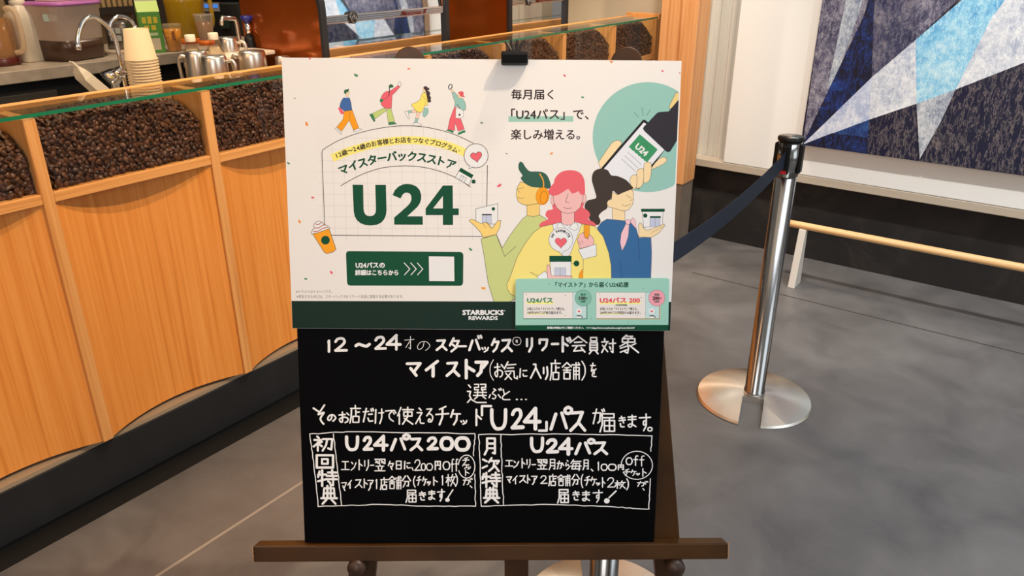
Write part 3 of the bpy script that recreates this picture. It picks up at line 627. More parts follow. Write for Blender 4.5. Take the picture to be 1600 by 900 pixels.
# espresso machines with mirror backs and bronze ends
def machine(y0, y1, label, first):
    xf = -2.115; zb_, zt, zs = .9302, 1.30, float(at(520, 38, 0, -2.12)[2])
    t = thing('espresso_machine', (-2.35, (y0+y1)/2, zb_), label, 'espresso machine', 'espresso machines on the counter')
    BZ = noise_mat('bronze_side', [(.3, lin(132, 58, 14)), (.7, lin(182, 92, 32))], nscale=1.5, rough=.12, metal=.55)
    def prof(off):
        pts = [(-2.56+off, zb_), (xf-off, zb_)]
        R = .10
        for k in range(9): a = math.pi/2*k/8; pts.append((xf-off-R+R*math.cos(a), zt-R-off+R*math.sin(a)))
        return pts+[(-2.56+off, zt-off)]
    for ys, ye in ((y0-.018, y0), (y1, y1+.018)):
        s_ = MB(); p = prof(.012); s_.hexa([(x, ys, z) for x, z in p], [(x, ye, z) for x, z in p]); side = s_.build('end_panel', BZ, t)
        e = MB(); po, pi = prof(0), prof(.0121); vs = []; fs = []
        po, pi = po[1:-1], pi[1:-1]
        for (x, z), (x2, z2) in zip(po, pi): vs += [(x, ys-.003, z), (x2, ys-.003, z2), (x2, ye+.003, z2), (x, ye+.003, z)]
        for k in range(len(po)-1):
            for q in range(4): fs.append((k*4+q, k*4+(q+1) % 4, k*4+4+(q+1) % 4, k*4+4+q))
        fs += [(3, 2, 1, 0), tuple(range(len(vs)-4, len(vs)))]
        e.add(vs, fs); e.build('rubber_edge', mat('rubber', lin(40, 40, 42), .5), t)
    MB().box((-2.55, y0+.001, zb_), (xf-.03, y1-.001, zs-.001)).build('housing', BLACKP, t)
    MIR = mat('mirror_panel', (.86, .88, .90, 1), .025, 1.)
    MB().box((xf-.0299, y0+.001, zb_), (xf-.012, y1-.001, zs)).build('mirror_back', MIR, t)
    # sloping chrome hood above the strip
    m = MB(); m.hexa([(-2.5, y0+.001, zs+.0261), (xf-.016, y0+.001, zs+.0261), (xf-.016, y1-.001, zs+.0261), (-2.5, y1-.001, zs+.0261)], [(-2.5, y0+.001, zt-.02), (xf-.026, y0+.001, zt-.02), (xf-.026, y1-.001, zt-.02), (-2.5, y1-.001, zt-.02)])
    m.build('hood', MIR, t)
    st = MB().box((xf-.03, y0+.001, zs+.0005), (xf-.006, y1-.001, zs+.026)).build('perforated_strip', mat('strip_metal', (.78, .72, .68, 1), .25, 1.), t, bevel=.002)
    h_ = MB(); yy = y0+.012; r = 0
    while yy < y1-.012:
        for j, zz in enumerate((zs+.007, zs+.0133, zs+.0196)):
            y_ = yy+(.004 if j == 1 else 0); h_.add([(xf-.0058, y_-.0025, zz-.0016), (xf-.0058, y_+.0025, zz-.0016), (xf-.0058, y_+.0025, zz+.0016), (xf-.0058, y_-.0025, zz+.0016)], [(0, 1, 2, 3)])
        yy += .0085
    h_.build('perforations', mat('hole_dark', (.02, .018, .016, 1), .6), st)
    # round chrome badge: long haired crowned face in a ring
    yc = y0+.125 if first else y1-.30; zc = zs+.016; M = Matrix.Rotation(math.pi/2, 4, 'Y')
    bd = MB().lathe([(.021, 0), (.021, .004), (.018, .006), (0, .0065)], (xf-.0057, yc, zc), 32, M=M).build('badge', mat('badge_dark', (.03, .03, .03, 1), .25), t)
    g = MB(); xs = xf+.0012
    def bl(pts, w): g.tube([(xs, yc+a, zc+b) for a, b in pts], w, 6)
    bl([(.017*math.cos(2*math.pi*k/24), .017*math.sin(2*math.pi*k/24)) for k in range(25)], .0008)
    for s in (-1, 1):
        bl([(s*.002, .008), (s*.007, .005), (s*.0085, -.002), (s*.006, -.009), (s*.008, -.014)], .0011)
        bl([(s*.013, .004), (s*.011, -.006), (s*.013, -.009)], .0009)
    bl([(-.004, .010), (-.002, .013), (0, .010), (.002, .013), (.004, .010)], .0008); bl([(0, .007), (0, -.004)], .0022)
    g.build('badge_emblem', CHROME, bd)
    cu = bpy.data.curves.new('tmp', 'FONT'); cu.body = 'Mastrena II'; cu.shear = .35; cu.resolution_u = 2; cu.offset = .012
    to = bpy.data.objects.new('tmp', cu); col.objects.link(to); me = bpy.data.meshes.new_from_object(to.evaluated_get(bpy.context.evaluated_depsgraph_get()))
    V = np.array([v.co[:2] for v in me.vertices]); fs = [tuple(p.vertices) for p in me.polygons]; bpy.data.objects.remove(to); bpy.data.curves.remove(cu)
    V = (V-V.min(0))/(V.max(0)-V.min(0)); ya, yb_ = (y1-.245, y1-.105)
    m = MB(); m.add([(xf-.0045, ya+(yb_-ya)*q[0], zs+.0045+.017*q[1]) for q in V], fs); m.build('name_lettering', mat('copper_red', lin(150, 62, 44), .3, .4), st)
MY0 = float(at(512, 60, 0, -2.115)[1]); MY1 = float(at(697, 40, 0, -2.115)[1])
machine(MY0, MY1, 'espresso machine with a mirror back and bronze side, left of the black clip', True)
M20 = float(at(800, 40, 0, -2.115)[1]); M21 = float(at(884, 30, 0, -2.115)[1])
machine(M20, M21, 'farther espresso machine beside the wooden pillar, its mirror back reflecting wood', False)

# ------------------------------------------------------------------ belt stanchions
def stanchion(c, label, rot):
    t = thing('belt_stanchion', c, label, 'stanchion', 'belt stanchions'); c = np.array(c); R = .186; n = 72
    w = .034; prof = [(R, .0), (R+.001, .004), (R-.004, .0105), (R*.75, .0165), (R*.5, .021), (.052, .0245)]
    SP = mat('spun_steel', (.86, .80, .72, 1), .27, 1.)
    b = SP.node_tree.nodes['Principled BSDF']
    if not b.inputs['Tangent'].is_linked:
        b.inputs['Anisotropic'].default_value = .9; tg = nd(SP, 'ShaderNodeTangent'); tg.direction_type = 'RADIAL'; tg.axis = 'Z'; lk(SP, tg.outputs[0], b.inputs['Tangent'])
    m = MB(); d = np.array([math.cos(rot), math.sin(rot)]); e = np.array([-d[1], d[0]])
    # outline: disc with a rounded slot towards d
    def outline(r):
        L = []; a0 = math.asin(min(1, w/r))
        for k in range(n+1): a = a0+(2*math.pi-2*a0)*k/n; L.append((r*math.cos(a), r*math.sin(a)))
        return L
    rings = []
    inner = .058
    for (r, z) in prof: rings.append([(p[0], p[1], z) for p in outline(max(r, .0))])
    vs = []; fs = []
    for rg in rings: vs += [(c[0]+d[0]*p[0]+e[0]*p[1], c[1]+d[1]*p[0]+e[1]*p[1], c[2]+p[2]) for p in rg]
    k1 = n+1
    for i in range(len(rings)-1):
        for k in range(n): fs.append((i*k1+k, i*k1+k+1, (i+1)*k1+k+1, (i+1)*k1+k))
        # slot walls are closed below
    # slot walls
    zb0 = 0.0
    for side in (0, n):
        base = len(vs)
        for i, rg in enumerate(rings): p = rg[side]; vs.append((c[0]+d[0]*p[0]+e[0]*p[1], c[1]+d[1]*p[0]+e[1]*p[1], c[2]))
        for i in range(len(rings)-1): fs.append((i*k1+side, (i+1)*k1+side, base+i+1, base+i))
    # inner end of the slot and cap
    top = len(rings)-1; base = len(vs)
    a, b_ = rings[top][0], rings[top][n]
    for p in (a, b_): vs.append((c[0]+d[0]*p[0]+e[0]*p[1], c[1]+d[1]*p[0]+e[1]*p[1], c[2]))
    fs.append((top*k1, top*k1+n, base+1, base)); fs.append(tuple(top*k1+k for k in range(k1)))
    m.add(vs, fs, 0, True)
    # base mesh is centred on the post so that the radial tangent follows the disc
    o = m.build('base', SP, t, auto=35)
    zt = H_ST
    MB().lathe([(.034, .0246), (.034, .034), (.0315, .036), (.0315, zt-.115)], c, 40).build('post', mat('post_steel', (.38, .37, .36, 1), .2, 1.), t)
    hd = MB().lathe([(.0335, zt-.1149), (.0335, zt-.012)], c, 40).build('head', MATS['post_steel'], t)
    MB().lathe([(.0365, zt-.0119), (.0375, zt-.009), (.0375, zt-.003), (.0345, zt)], c, 40).build('cap_ring', BLACKP, t)
    MB().lathe([(.033, zt+.0002), (.0, zt+.0006)], c, 40).build('cap_disc', mat('cap_grey', (.36, .34, .31, 1), .3, .9), t)
    return t, c
H_ST = .886
sA = at(1177, 622, 2, 0); sB = at(939, 963, 2, 0)
tA, cA = stanchion(tuple(float(x) for x in sA), 'steel belt stanchion standing alone on the open floor right of the easel', math.atan2(-sA[1], -sA[0]))
tB, cB = stanchion(tuple(float(x) for x in sB), 'steel belt stanchion hidden behind the easel, its round base showing under the ledge', AZ+math.pi/2)
dAB = cB[:2]-cA[:2]; dl = float(np.linalg.norm(dAB)); dAB = np.array([*(dAB/dl), 0]); sd = np.array([-dAB[1], dAB[0], 0])
for t, c, s, ends in ((tA, cA, 1, 1), (tB, cB, -1, 1)):
    for g_ in (dAB, -dAB, sd, -sd):      # belt outlets on four sides of the head
        q = c+uv_*(H_ST-.062); sx = np.cross(g_, uv_)
        m = MB(); L = [q+g_*.031+sx*a*.0135+uv_*b*.045 for a, b in ((-1, -1), (1, -1), (1, 1), (-1, 1))]; U = [p+g_*.010-(p-q-g_*.031)*.12 for p in L]
        m.hexa(L, U); m.build('belt_outlet', BLACKP, t, bevel=.002)
m = MB(); vs = []; n = 24
pa, pb = cA+dAB*.0411+uv_*(H_ST-.062), cB-dAB*.0411+uv_*(H_ST-.062)
for i in range(n+1):
    s = i/n; q = pa+(pb-pa)*s-uv_*.03*4*s*(1-s)
    vs += [q+sd*.0008-uv_*.024, q+sd*.0008+uv_*.024, q-sd*.0008+uv_*.024, q-sd*.0008-uv_*.024]
fs = []
for i in range(n):
    for k in range(4): fs.append((i*4+k, i*4+(k+1) % 4, i*4+4+(k+1) % 4, i*4+4+k))
m.add(vs, fs); m.build('belt', mat('navy_belt', lin(24, 34, 52), .6), tA)
q = cA+dAB*.043+uv_*(H_ST-.098); m = MB(); m.hexa([q+sd*a*.009+uv_*b*.004-dAB*.002 for a, b in ((-1, -1), (1, -1), (1, 1), (-1, 1))], [q+sd*a*.009+uv_*b*.004+dAB*.0035 for a, b in ((-1, -1), (1, -1), (1, 1), (-1, 1))]); m.build('lock_tab', mat('red_tab', lin(206, 30, 36), .4), tA)

# ------------------------------------------------------------------ easel
LEAN, YAW = math.radians(14), math.radians(-.5)
h2 = hv*math.cos(YAW)+rv*math.sin(YAW); SX = rv*math.cos(YAW)-hv*math.sin(YAW)
SN = -h2*math.cos(LEAN)+uv_*math.sin(LEAN); SU = np.cross(SN, SX); SP0 = C0+ray(752, 302)*1.31
def S(x, u, n): return SP0+SX*x+SU*u+SN*n
def spx(u, v, n=0.): return on(u, v, SP0+SN*n, SN)
def sloc(u, v, n=0.):
    q = spx(u, v, n)-SP0; return float(q@SX), float(q@SU)
BROWN = noise_mat('brown_lacquer', [(.3, lin(46, 27, 9)), (.7, lin(72, 44, 15))], scale=(1, 1, 1), nscale=6, rough=.36, spec=.35)
ez = thing('easel', tuple(float(x) for x in (S(0.02, 0, 0)*np.array([1, 1, 0]))), 'dark brown wooden easel with two round topped legs holding the chalkboard and poster', 'easel')
def u_floor(n): return float(-S(0, 0, n)[2]/SU[2])
NB, NT = -.036, -.0165      # legs lie behind the board
def leg(top_px, bot_px, w, name):
    xt, ut = sloc(*top_px, NT); xb_, ub = sloc(*bot_px, NT); k = (xb_-xt)/(ub-ut)
    uf = u_floor(NT)+.003; xf_ = xt+k*(uf-ut)
    L = []; 
    for s, (x, u) in ((1, (xf_, uf)), ): L += [(x-w/2, u), (x+w/2, u)]
    L2 = [(xt+w/2, ut)]
    arc = [(xt+w/2*math.cos(a), ut+w/2*math.sin(a)) for a in [math.pi*i/14 for i in range(15)]]
    pts = [(xf_-w/2, uf), (xf_+w/2, uf)]+arc
    m = MB(); lo = [S(x, u, NB) for x, u in pts]; hi = [S(x, u, NT) for x, u in pts]
    lo[0] = lo[0]*1; 
    for i in (0, 1):
        lo[i] = lo[i]-SU*float(lo[i][2]/SU[2])+SU*.0; hi[i] = hi[i]-SU*float(hi[i][2]/SU[2])
    m.hexa(lo, hi); m.build(name, BROWN, ez, bevel=.002)
    return k, xf_
WL = 46/F*1.31*1.02
leg((640, 97), (566, 890), WL, 'leg'); leg((980, 97), (1045, 890), WL, 'leg')
m = MB(); x0_, u1_ = sloc(806, 112, NT); wl = .022
lo = [S(x0_-wl, u_floor(NB), NB), S(x0_+wl, u_floor(NB), NB), S(x0_+wl, u1_, NB), S(x0_-wl, u1_, NB)]
hi = [S(x0_-wl, u_floor(NT), NT), S(x0_+wl, u_floor(NT), NT), S(x0_+wl, u1_, NT), S(x0_-wl, u1_, NT)]
m.hexa(lo, hi); m.build('centre_post', BROWN, ez, bevel=.002)
# cross bars and the rear strut, out of sight behind the board
for v in (180, 700):
    xa_, ua_ = sloc(600, v, NB); xc_, _ = sloc(1020, v, NB)
    m = MB(); m.hexa([S(xa_, ua_-.02, NB-.0145), S(xc_, ua_-.02, NB-.0145), S(xc_, ua_+.02, NB-.0145), S(xa_, ua_+.02, NB-.0145)], [S(xa_, ua_-.02, NB-.0002), S(xc_, ua_-.02, NB-.0002), S(xc_, ua_+.02, NB-.0002), S(xa_, ua_+.02, NB-.0002)]); m.build('cross_bar', BROWN, ez)
tpz = S(x0_, sloc(806, 150, NB)[1], NB-.02); ft = S(x0_, 0, 0); ft = np.array([ft[0], ft[1], 0])+h2*.36; ft[2] = 0
m = MB(); q = SX*.018; r__ = h2*.012
m.hexa([ft-q-r__, ft+q-r__, ft+q+r__, ft-q+r__], [tpz-q-r__, tpz+q-r__, tpz+q+r__, tpz-q+r__]); m.build('rear_strut', BROWN, ez)
# ledge: rear batten and front lip, resting on two pegs
xa_, ul = sloc(394, 852, .010); xb_, _ = sloc(1139, 852, .010); _, ub_ = sloc(766, 876.5, .010)
bu = sloc(750, 848, 0)[1]      # underside of the board
lip = MB(); lip.hexa([S(xa_, ub_, -.0163), S(xb_, ub_, -.0163), S(xb_, ub_, .010), S(xa_, ub_, .010)], [S(xa_+.006, bu-.0008, -.0163), S(xb_-.006, bu-.0008, -.0163), S(xb_-.0, bu-.0008, .0075), S(xa_+.0, bu-.0008, .0075)])
lp = lip.build('ledge', BROWN, ez, bevel=.002)
CH = mat('chipped_wood', lin(176, 128, 84), .7)
for x, s in ((xa_-.0003, 1), (xb_+.0003, -1)):
    ch = MB()
    for k in range(7):
        u = ub_+(ul-ub_)*(k+.3)/7.2; w_ = .0012+.002*random.random(); ch.hexa([S(x, u, .0101), S(x+s*w_, u, .0101), S(x+s*w_*.6, u+.004, .0101), S(x, u+.004, .0101)], [S(x, u, .0105), S(x+s*w_, u, .0105), S(x+s*w_*.6, u+.004, .0105), S(x, u+.004, .0105)])
    ch.build('chipped_edge', CH, lp)

for u, v in ((556, 888), (1057, 888)):
    x, uu = sloc(u, v, .014); MR = Matrix([list(SX)+[0], list(SU)+[0], list(SN)+[0], [0, 0, 0, 1]]).transposed()
    m = MB(); m.lathe([(.0155, -.05+.0), (.0165, .02), (.0165, .024), (.013, .029), (.0, .0305)], tuple(S(x, uu-.002, -.012)), 28, M=MR); m.build('peg', noise_mat('peg_wood', [(.3, lin(44, 28, 20)), (.7, lin(66, 42, 28))], nscale=30, rough=.45), ez)

# chalkboard on the ledge
cbx = [sloc(476, 848, 0), sloc(1022, 848, 0), sloc(1058, 104, 0), sloc(449, 104, 0)]
cb = thing('chalkboard', tuple(float(x) for x in S(0, bu, -.008)), 'black menu board with white marker handwriting standing on the easel ledge', 'chalkboard')
m = MB(); m.hexa([S(x, u, -.016) for x, u in cbx], [S(x, u, 0) for x, u in cbx]); m.build('panel', noise_mat('blackboard', [(.3, (.0012, .0012, .0015, 1)), (.62, (.0022, .0022, .003, 1)), (.85, (.006, .006, .007, 1))], nscale=3, detail=9, rough=.5, dist=1, spec=.05), cb, bevel=.0012)
# ------------------------------------------------------------------ handwriting: strokes on a 100 x 100 grid, four digits to a point, ~ = smooth
G = {
'1': '3522 5008 5095', '2': '~1228 3008 6806 8030 6055 1292/1292 9590', '〜': '~0560 2540 5055 7565 9540', '4': '7005 0865 9565/7005 7098',
'0': '~5004 2012 0550 2088 5096 8088 9550 8012 5004', 'O': '~5004 2012 0550 2088 5096 8088 9550 8012 5004', 'U': '~1005 1260 3090 5095 7588 8860 9005',
'才': '1030 9025/6005 6090 4580/5535 2080', 'の': '~5520 4570 2090 0865 3025 7020 9555 8085 6598', 'ス': '1515 8012 5560 1095/5558 9595',
'タ': '4005 0855/3025 8522 5575 2098/3048 6570', 'ー': '0850 9545', 'バ': '3030 0890/5525 8085/7002 7515/8800 9312', 'パ': '2530 0595/5025 7090/~7700 6508 6522 7728 9020 9008 7700',
'ッ': '1545 2565/4540 5560/8540 7575 4098', 'ク': '4005 0850/3828 8825 6075 2598', 'リ': '2010 2060/7505 7560 4598', 'ワ': '1545 1515 8515 7565 4098',
'ド': '3005 3098/3040 7060/6515 7530/8508 9525', '会': '5002 0540/5002 9540/3038 7035/1858 8556/4558 2590 7585/6570 8595',
'員': '2505 7505 7525 2525 2505/2035 8035 8078 2078 2035/2049 8049/2063 8063/3580 1598/6580 8598', '対': '2505 2520/0525 4823/4030 0590/1045 4585/5535 9833/8008 8090 6882/5855 6568',
'象': '4002 2020/4008 7008 5520/2020 8020 8038 2038 2020/5020 4538/4538 0860/4545 5070 4595 3288/4558 1070/4875 1090/8545 6058/5555 9892',
'マ': '0820 9018 5070/3048 6590', 'イ': '8505 0860/5540 5598', 'ト': '3503 3598/3535 8560', 'ア': '0815 9015 6048/5035 4575 2098',
'(': '~7002 3525 2550 3575 7098', ')': '~3002 6525 7550 6575 3098', 'お': '0530 6026/~3505 3585 1888 1065 5048 8560 8085 6095/7512 9530',
'気': '3002 0538/2518 8515/2535 7033/1052 7250 7585 9592 9578/1562 5595/5060 1095', 'に': '1508 1095/4528 8526/~4560 5082 8882',
'入': '3008 5008 5030 0595/5030 9595', 'り': '2010 2055/~7005 7860 5098', '店': '5002 5015/1018 9518/1818 1565 0598/5528 5560/5540 8538/3062 8262 8095 3095 3062',
'舗': '2802 0228/2802 5226/1532 4030/2832 2855/0845 4845/1258 4458 4495 1295 1258/5515 9815/6530 6598/6530 9530 9598/7802 7898/6550 9550/6570 9570/9003 9610',
'を': '1518 7518/~4502 2555 5045 6060 6075/~8540 4565 4088 8592',
'選': '4005 6005 6020 4020 4032 6032/7005 9505 9520 7520 7532 9530/4045 9845/5535 5558/8035 8058/3560 9860/5565 4078/8065 9576/1008 2020/0540 2040 1562 2275/0595 2078 5095 9895',
'ぶ': '4508 6020/~5025 3545 6065 5088 3585/2055 1080/7855 9580/8210 8822/9505 9918', 'と': '2508 3545/~8025 2560 2588 8590', '…': '1090 1690/4590 5190/8090 8690',
'そ': '0318 4535/9502 5538/~5538 4550 9040 6268 7085 8898', 'だ': '0828 5525/3505 1095/5545 8543/~5070 6090 9088/7510 8225/9005 9720', 'け': '1508 1095/4530 9528/~7505 7560 5598',
'で': '0820 8515/~7018 4045 4575 7595/7530 8242/9022 9735', '使': '2502 0550/1540 1598/3515 9815/4228 9028 9052 4252 4228/6502 6555 3598/4565 9598',
'え': '4503 6515/2530 7530 1095/~4560 5565 6090 9592', 'る': '2010 7508 2055/~2055 5040 8560 7590 5097 3588 5075 6590', 'チ': '7503 3018/0545 9540/5215 5060 3098',
'ケ': '3005 0850/2830 9530/6530 6070 3598', '「': '4090 4010 9510', '」': '8510 8590 1590', 'が': '0830 6528 6080 4590/3505 1095/7030 8055/7508 8522/9003 9818', 'か': '0830 6528 6080 4590/3505 1095/7525 9555',
'届': '1505 8505 8525 1525/1505 1560 0298/2840 8840 8895 2895 2840/5828 5895/2867 8867', 'き': '1520 8515/1040 9035/4003 7060/~2865 3590 7592',
'ま': '1518 8515/1538 8535/~5003 5080 2895 1580 4572 8592', 'す': '0525 9522/~6003 6055 4065 4045 5845 6070 4098', '。': '~5010 1025 1075 5090 9075 9025 5010',
'初': '2202 3012/0825 4225 0570/2540 2598/2850 4568/4538 3048/5020 9520 9090 7582/7022 6560 4898', '回': '0808 9208 9295 0895 0808/3535 6535 6568 3568 3535',
'特': '1212 0545/0532 4530/2505 2598/0570 4558/5518 9518/7503 7535/4838 9838/4858 9858/8045 8095 6588/5570 6580', '典': '2015 1568/2015 8015 8568/4003 4068/6003 6068/1842 8242/0268 9868/3575 1098/6575 9098',
'エ': '1515 8515/5015 5088/0590 9590', 'ン': '1520 3535/9025 6070 1095', '翌': '0508 4508 4540 2835/1218 2224/1232 3226/5508 9508 9540 7835/6218 7224/6232 8226/5045 5055/1558 8558/3565 4288/7065 6088/0592 9592',
'々': '3505 0850/2830 8528 6065/4055 6590', '日': '2005 8005 8095 2095 2005/2050 8050', '、': '2010 8090', '円': '1208 1298/1208 8808 8895 7088/5008 5050/1250 8850',
'f': '~8505 6005 5025 5098/2540 8040', '分': '4003 0545/6003 9545/2550 7550 7090 5588/4550 1598', '枚': '2203 2298/0230 4528/2232 0270/2838 4560/6803 5238/6025 9823/8528 4898/5545 9898',
'月': '2505 2570 0898/2505 8005 8092 6588/2535 8035/2562 8062', '次': '0815 2828/0575 3060/5505 4035/5025 9525 8545/7035 6570 4098/7055 9598',
'毎': '3003 0835/2518 9518/2835 1585 8885/2835 8535 8098/0560 9860/5535 4585', 'ら': '4503 6012/~3028 2560 6045 8070 4097', '!': '9502 2085', 'R': '3525 3575/3525 6025 6048 3548/4548 6578', 'o': '~5004 2012 0550 2088 5096 8088 9550 8012 5004',
}
# character, left, right, top, bottom on the board as seen in the photograph, line width
INK = '''
4.4|1 510 518 529 552,2 520 544 526 551,〜 553 580 531 547,2 583 605 524 548,4 601 628 521 548
1|才 630 649 524 548,の 650 673 530 548,o 800 815 526 540,R 803 812 529 537
3.8|ス 679 700 528 549,タ 700 721 526 551,ー 714 730 538 544,バ 730 755 523 551,ク 766 782 527 551,ス 781 802 527 551,リ 819 836 526 551,ワ 839 859 526 549,ー 860 874 534 541,ド 872 894 524 551
2.6|ッ 750 766 537 551
2.4|会 888 919 524 552,員 917 938 525 554,対 938 963 527 554,象 965 999 522 554
5|マ 632 661 561 591,イ 662 689 561 590,ス 694 720 562 590,ト 718 746 560 593,ア 740 765 560 589
1.3|( 762 775 561 595
2.2|お 771 788 566 591,気 786 810 564 595,に 810 826 574 591,店 858 877 561 595,舗 877 907 565 594,) 905 918 563 595,を 920 934 566 591
3|入 827 847 566 593,り 846 859 571 594
2.2|選 728 761 598 631,ぶ 761 784 605 626,と 781 800 606 627,… 804 826 604 627
3|そ 488 509 631 664
2.4|の 510 526 645 659,お 528 547 642 662,店 545 565 632 662,だ 565 585 636 661,け 584 601 637 663,で 600 620 637 660,使 619 647 635 664,え 647 664 636 664,る 663 679 636 661,ッ 717 732 652 664,が 924 946 637 664,届 936 964 644 676,き 965 979 649 669,ま 978 997 647 669,す 997 1018 645 674,。 1011 1020 666 675
3|チ 679 703 633 665,ケ 702 721 638 665,ト 738 755 638 666
4|「 741 770 631 652,」 838 858 656 676
6.2|U 763 795 636 674,2 796 820 636 673,4 815 847 634 673
5|パ 857 898 634 674,ス 887 917 638 676
3.6|初 487 522 680 706,回 491 524 708 733,特 494 528 732 761,典 500 528 757 789,月 754 779 682 712,次 751 782 713 738,特 751 783 736 763,典 754 782 760 787
5.8|U 537 563 679 706,2 565 584 680 706,4 581 608 678 706,2 665 686 681 705,0 686 710 681 705,0 709 736 681 706,U 826 852 681 709,2 851 874 684 710,4 870 897 682 712
4.8|パ 608 644 677 706,ス 638 662 681 706,パ 896 933 684 712,ス 925 951 687 712
2|エ 532 547 718 736,ン 547 558 718 736,ト 557 568 717 735,リ 567 579 717 736,ー 578 585 725 729,翌 584 603 715 738,々 605 617 719 736,日 616 630 719 734,に 630 643 719 734,、 642 647 729 736,2 646 659 717 737,0 657 666 723 736,0 665 677 723 736,円 678 690 719 735,O 691 704 720 735,f 702 711 716 738,f 709 717 716 737
1.8|チ 722 734 714 725,ケ 721 734 723 733,ッ 727 737 726 734,ト 723 735 733 744,が 722 739 746 759,、 733 739 758 763
2|マ 532 543 750 769,イ 542 551 749 764,ス 553 567 747 763,ト 565 576 747 763,ア 573 585 747 767,1 584 593 747 765,店 593 607 745 766,舗 606 628 743 765,分 627 643 742 762,( 644 651 743 762,チ 650 659 743 759,ケ 659 668 744 759,ッ 666 674 748 759,ト 673 686 744 759,1 687 696 741 759,枚 696 713 740 760,) 709 717 739 761
2.3|届 633 653 764 786,き 653 667 767 783,ま 667 682 765 782,す 682 696 763 784,! 697 709 764 780
2|エ 788 803 717 730,ン 801 812 717 732,ト 812 822 715 732,リ 821 831 716 732,ー 830 838 724 728,翌 838 856 716 735,月 856 870 716 735,か 869 882 719 734,ら 881 892 718 735,毎 890 909 717 736,月 909 922 717 735,、 922 928 732 737,1 932 938 720 736,0 938 950 724 736,0 949 964 724 736,円 964 976 725 735,O 977 989 714 727,f 987 999 711 728,f 996 1009 711 729
1.8|チ 973 986 732 744,ケ 985 995 733 744,ッ 992 1001 737 743,ト 1000 1012 731 745,が 994 1013 751 761,、 1003 1008 762 767
2|マ 790 801 742 756,イ 800 810 742 757,ス 810 823 741 755,ト 821 830 741 756,ア 829 841 741 758,2 843 856 742 757,店 856 871 740 760,舗 870 892 741 760,分 892 907 740 759,( 906 913 740 763,チ 912 924 743 759,ケ 922 933 744 759,ッ 930 939 751 759,ト 938 947 745 762,2 947 962 745 763,枚 960 978 750 764,) 977 984 747 766
2.3|届 870 891 763 787,き 893 907 766 783,ま 907 924 766 784,す 925 943 764 786,! 948 964 766 780
'''
INKN = [0]
def ink_stroke(m, pts, w, n0):
    """flat round ended marker stroke; pts and w in photo pixels"""
    Q = np.array([np.array(sloc(u, v, n0)) for u, v in pts]); hw = w*.5*1.31/F*1.02
    def nx():
        INKN[0] = (INKN[0]+1) % 60; return n0+INKN[0]*3e-6
    for i in range(len(Q)-1):
        d = Q[i+1]-Q[i]; l = np.linalg.norm(d)
        if l < 1e-7: continue
        e = np.array([-d[1], d[0]])/l*hw
        z = nx(); m.add([S(*(Q[i]-e), z), S(*(Q[i+1]-e), z), S(*(Q[i+1]+e), z), S(*(Q[i]+e), z)], [(0, 1, 2, 3)])
    nn = 8 if w < 3 else 12
    for q in Q:
        z = nx(); m.add([S(q[0]+hw*math.cos(2*math.pi*k/nn), q[1]+hw*math.sin(2*math.pi*k/nn), z) for k in range(nn)], [tuple(range(nn))])
ink = MB()
for line in INK.strip().split('\n'):
    w, items = line.split('|'); w = float(w)
    for it_ in items.split(','):
        ch_, a, b, c_, d_ = it_.split(' '); a, b, c_, d_ = map(float, (a, b, c_, d_)); pad = w*.42; a += pad; b -= pad; c_ += pad; d_ -= pad
        for s in G[ch_].split('/'):
            sm = s[0] == '~'; P_ = [(int(t[:2]), int(t[2:])) for t in s.lstrip('~').split()]
            P_ = [(a+(b-a)*x/99, c_+(d_-c_)*y/99) for x, y in P_]
            if sm: P_ = spline(P_, 5)
            ww = w*(1+.10*random.uniform(-1, 1))
            ink_stroke(ink, P_, ww, .0003)
for u, v, r in ((699, 781, 3.6), (948, 782.5, 4.6)):
    ink_stroke(ink, [(u, v), (u+.3, v)], r*2, .0003)
INKM = mat('white_marker', (.90, .91, .92, 1), .6)
ink.build('handwriting', INKM, cb)
rb = MB()
def wob(p, q, n=9, a=.7): return [(p[0]+(q[0]-p[0])*i/n+random.uniform(-a, a)*(0 < i < n), p[1]+(q[1]-p[1])*i/n+random.uniform(-a, a)*(0 < i < n)) for i in range(n+1)]
for pts in ([(484, 678), (542, 674.5), (742, 677.5)], [(484, 678), (490, 720), (497, 791)], [(497, 791.5), (592, 788), (670, 791), (743, 791)], [(742, 677.5), (740, 712)], [(742, 741), (743, 791)], [(521, 678), (528, 740), (534, 790)],
            [(748, 679), (900, 678), (1019, 681)], [(748, 679), (750, 720), (752, 791)], [(752, 791), (852, 788), (960, 792), (1014, 795.5)], [(1019, 681), (1017, 705)], [(1016, 748), (1014, 795.5)], [(783, 679), (784, 730), (787, 790)]):
    P_ = []
    for p, q in zip(pts[:-1], pts[1:]): P_ += wob(p, q)
    ink_stroke(rb, P_, 1.5, .0003)
def ring(cx, cy, rx, ry, a0, a1, w):
    ink_stroke(rb, [(cx+rx*math.cos(math.radians(a0+(a1-a0)*k/30)), cy+ry*math.sin(math.radians(a0+(a1-a0)*k/30))) for k in range(31)], w, .0003)
ring(729, 729, 13, 18, -170, 160, 1.6); ring(995, 727, 24.5, 22, -175, 150, 1.4)
rb.build('ruled_boxes', INKM, cb)

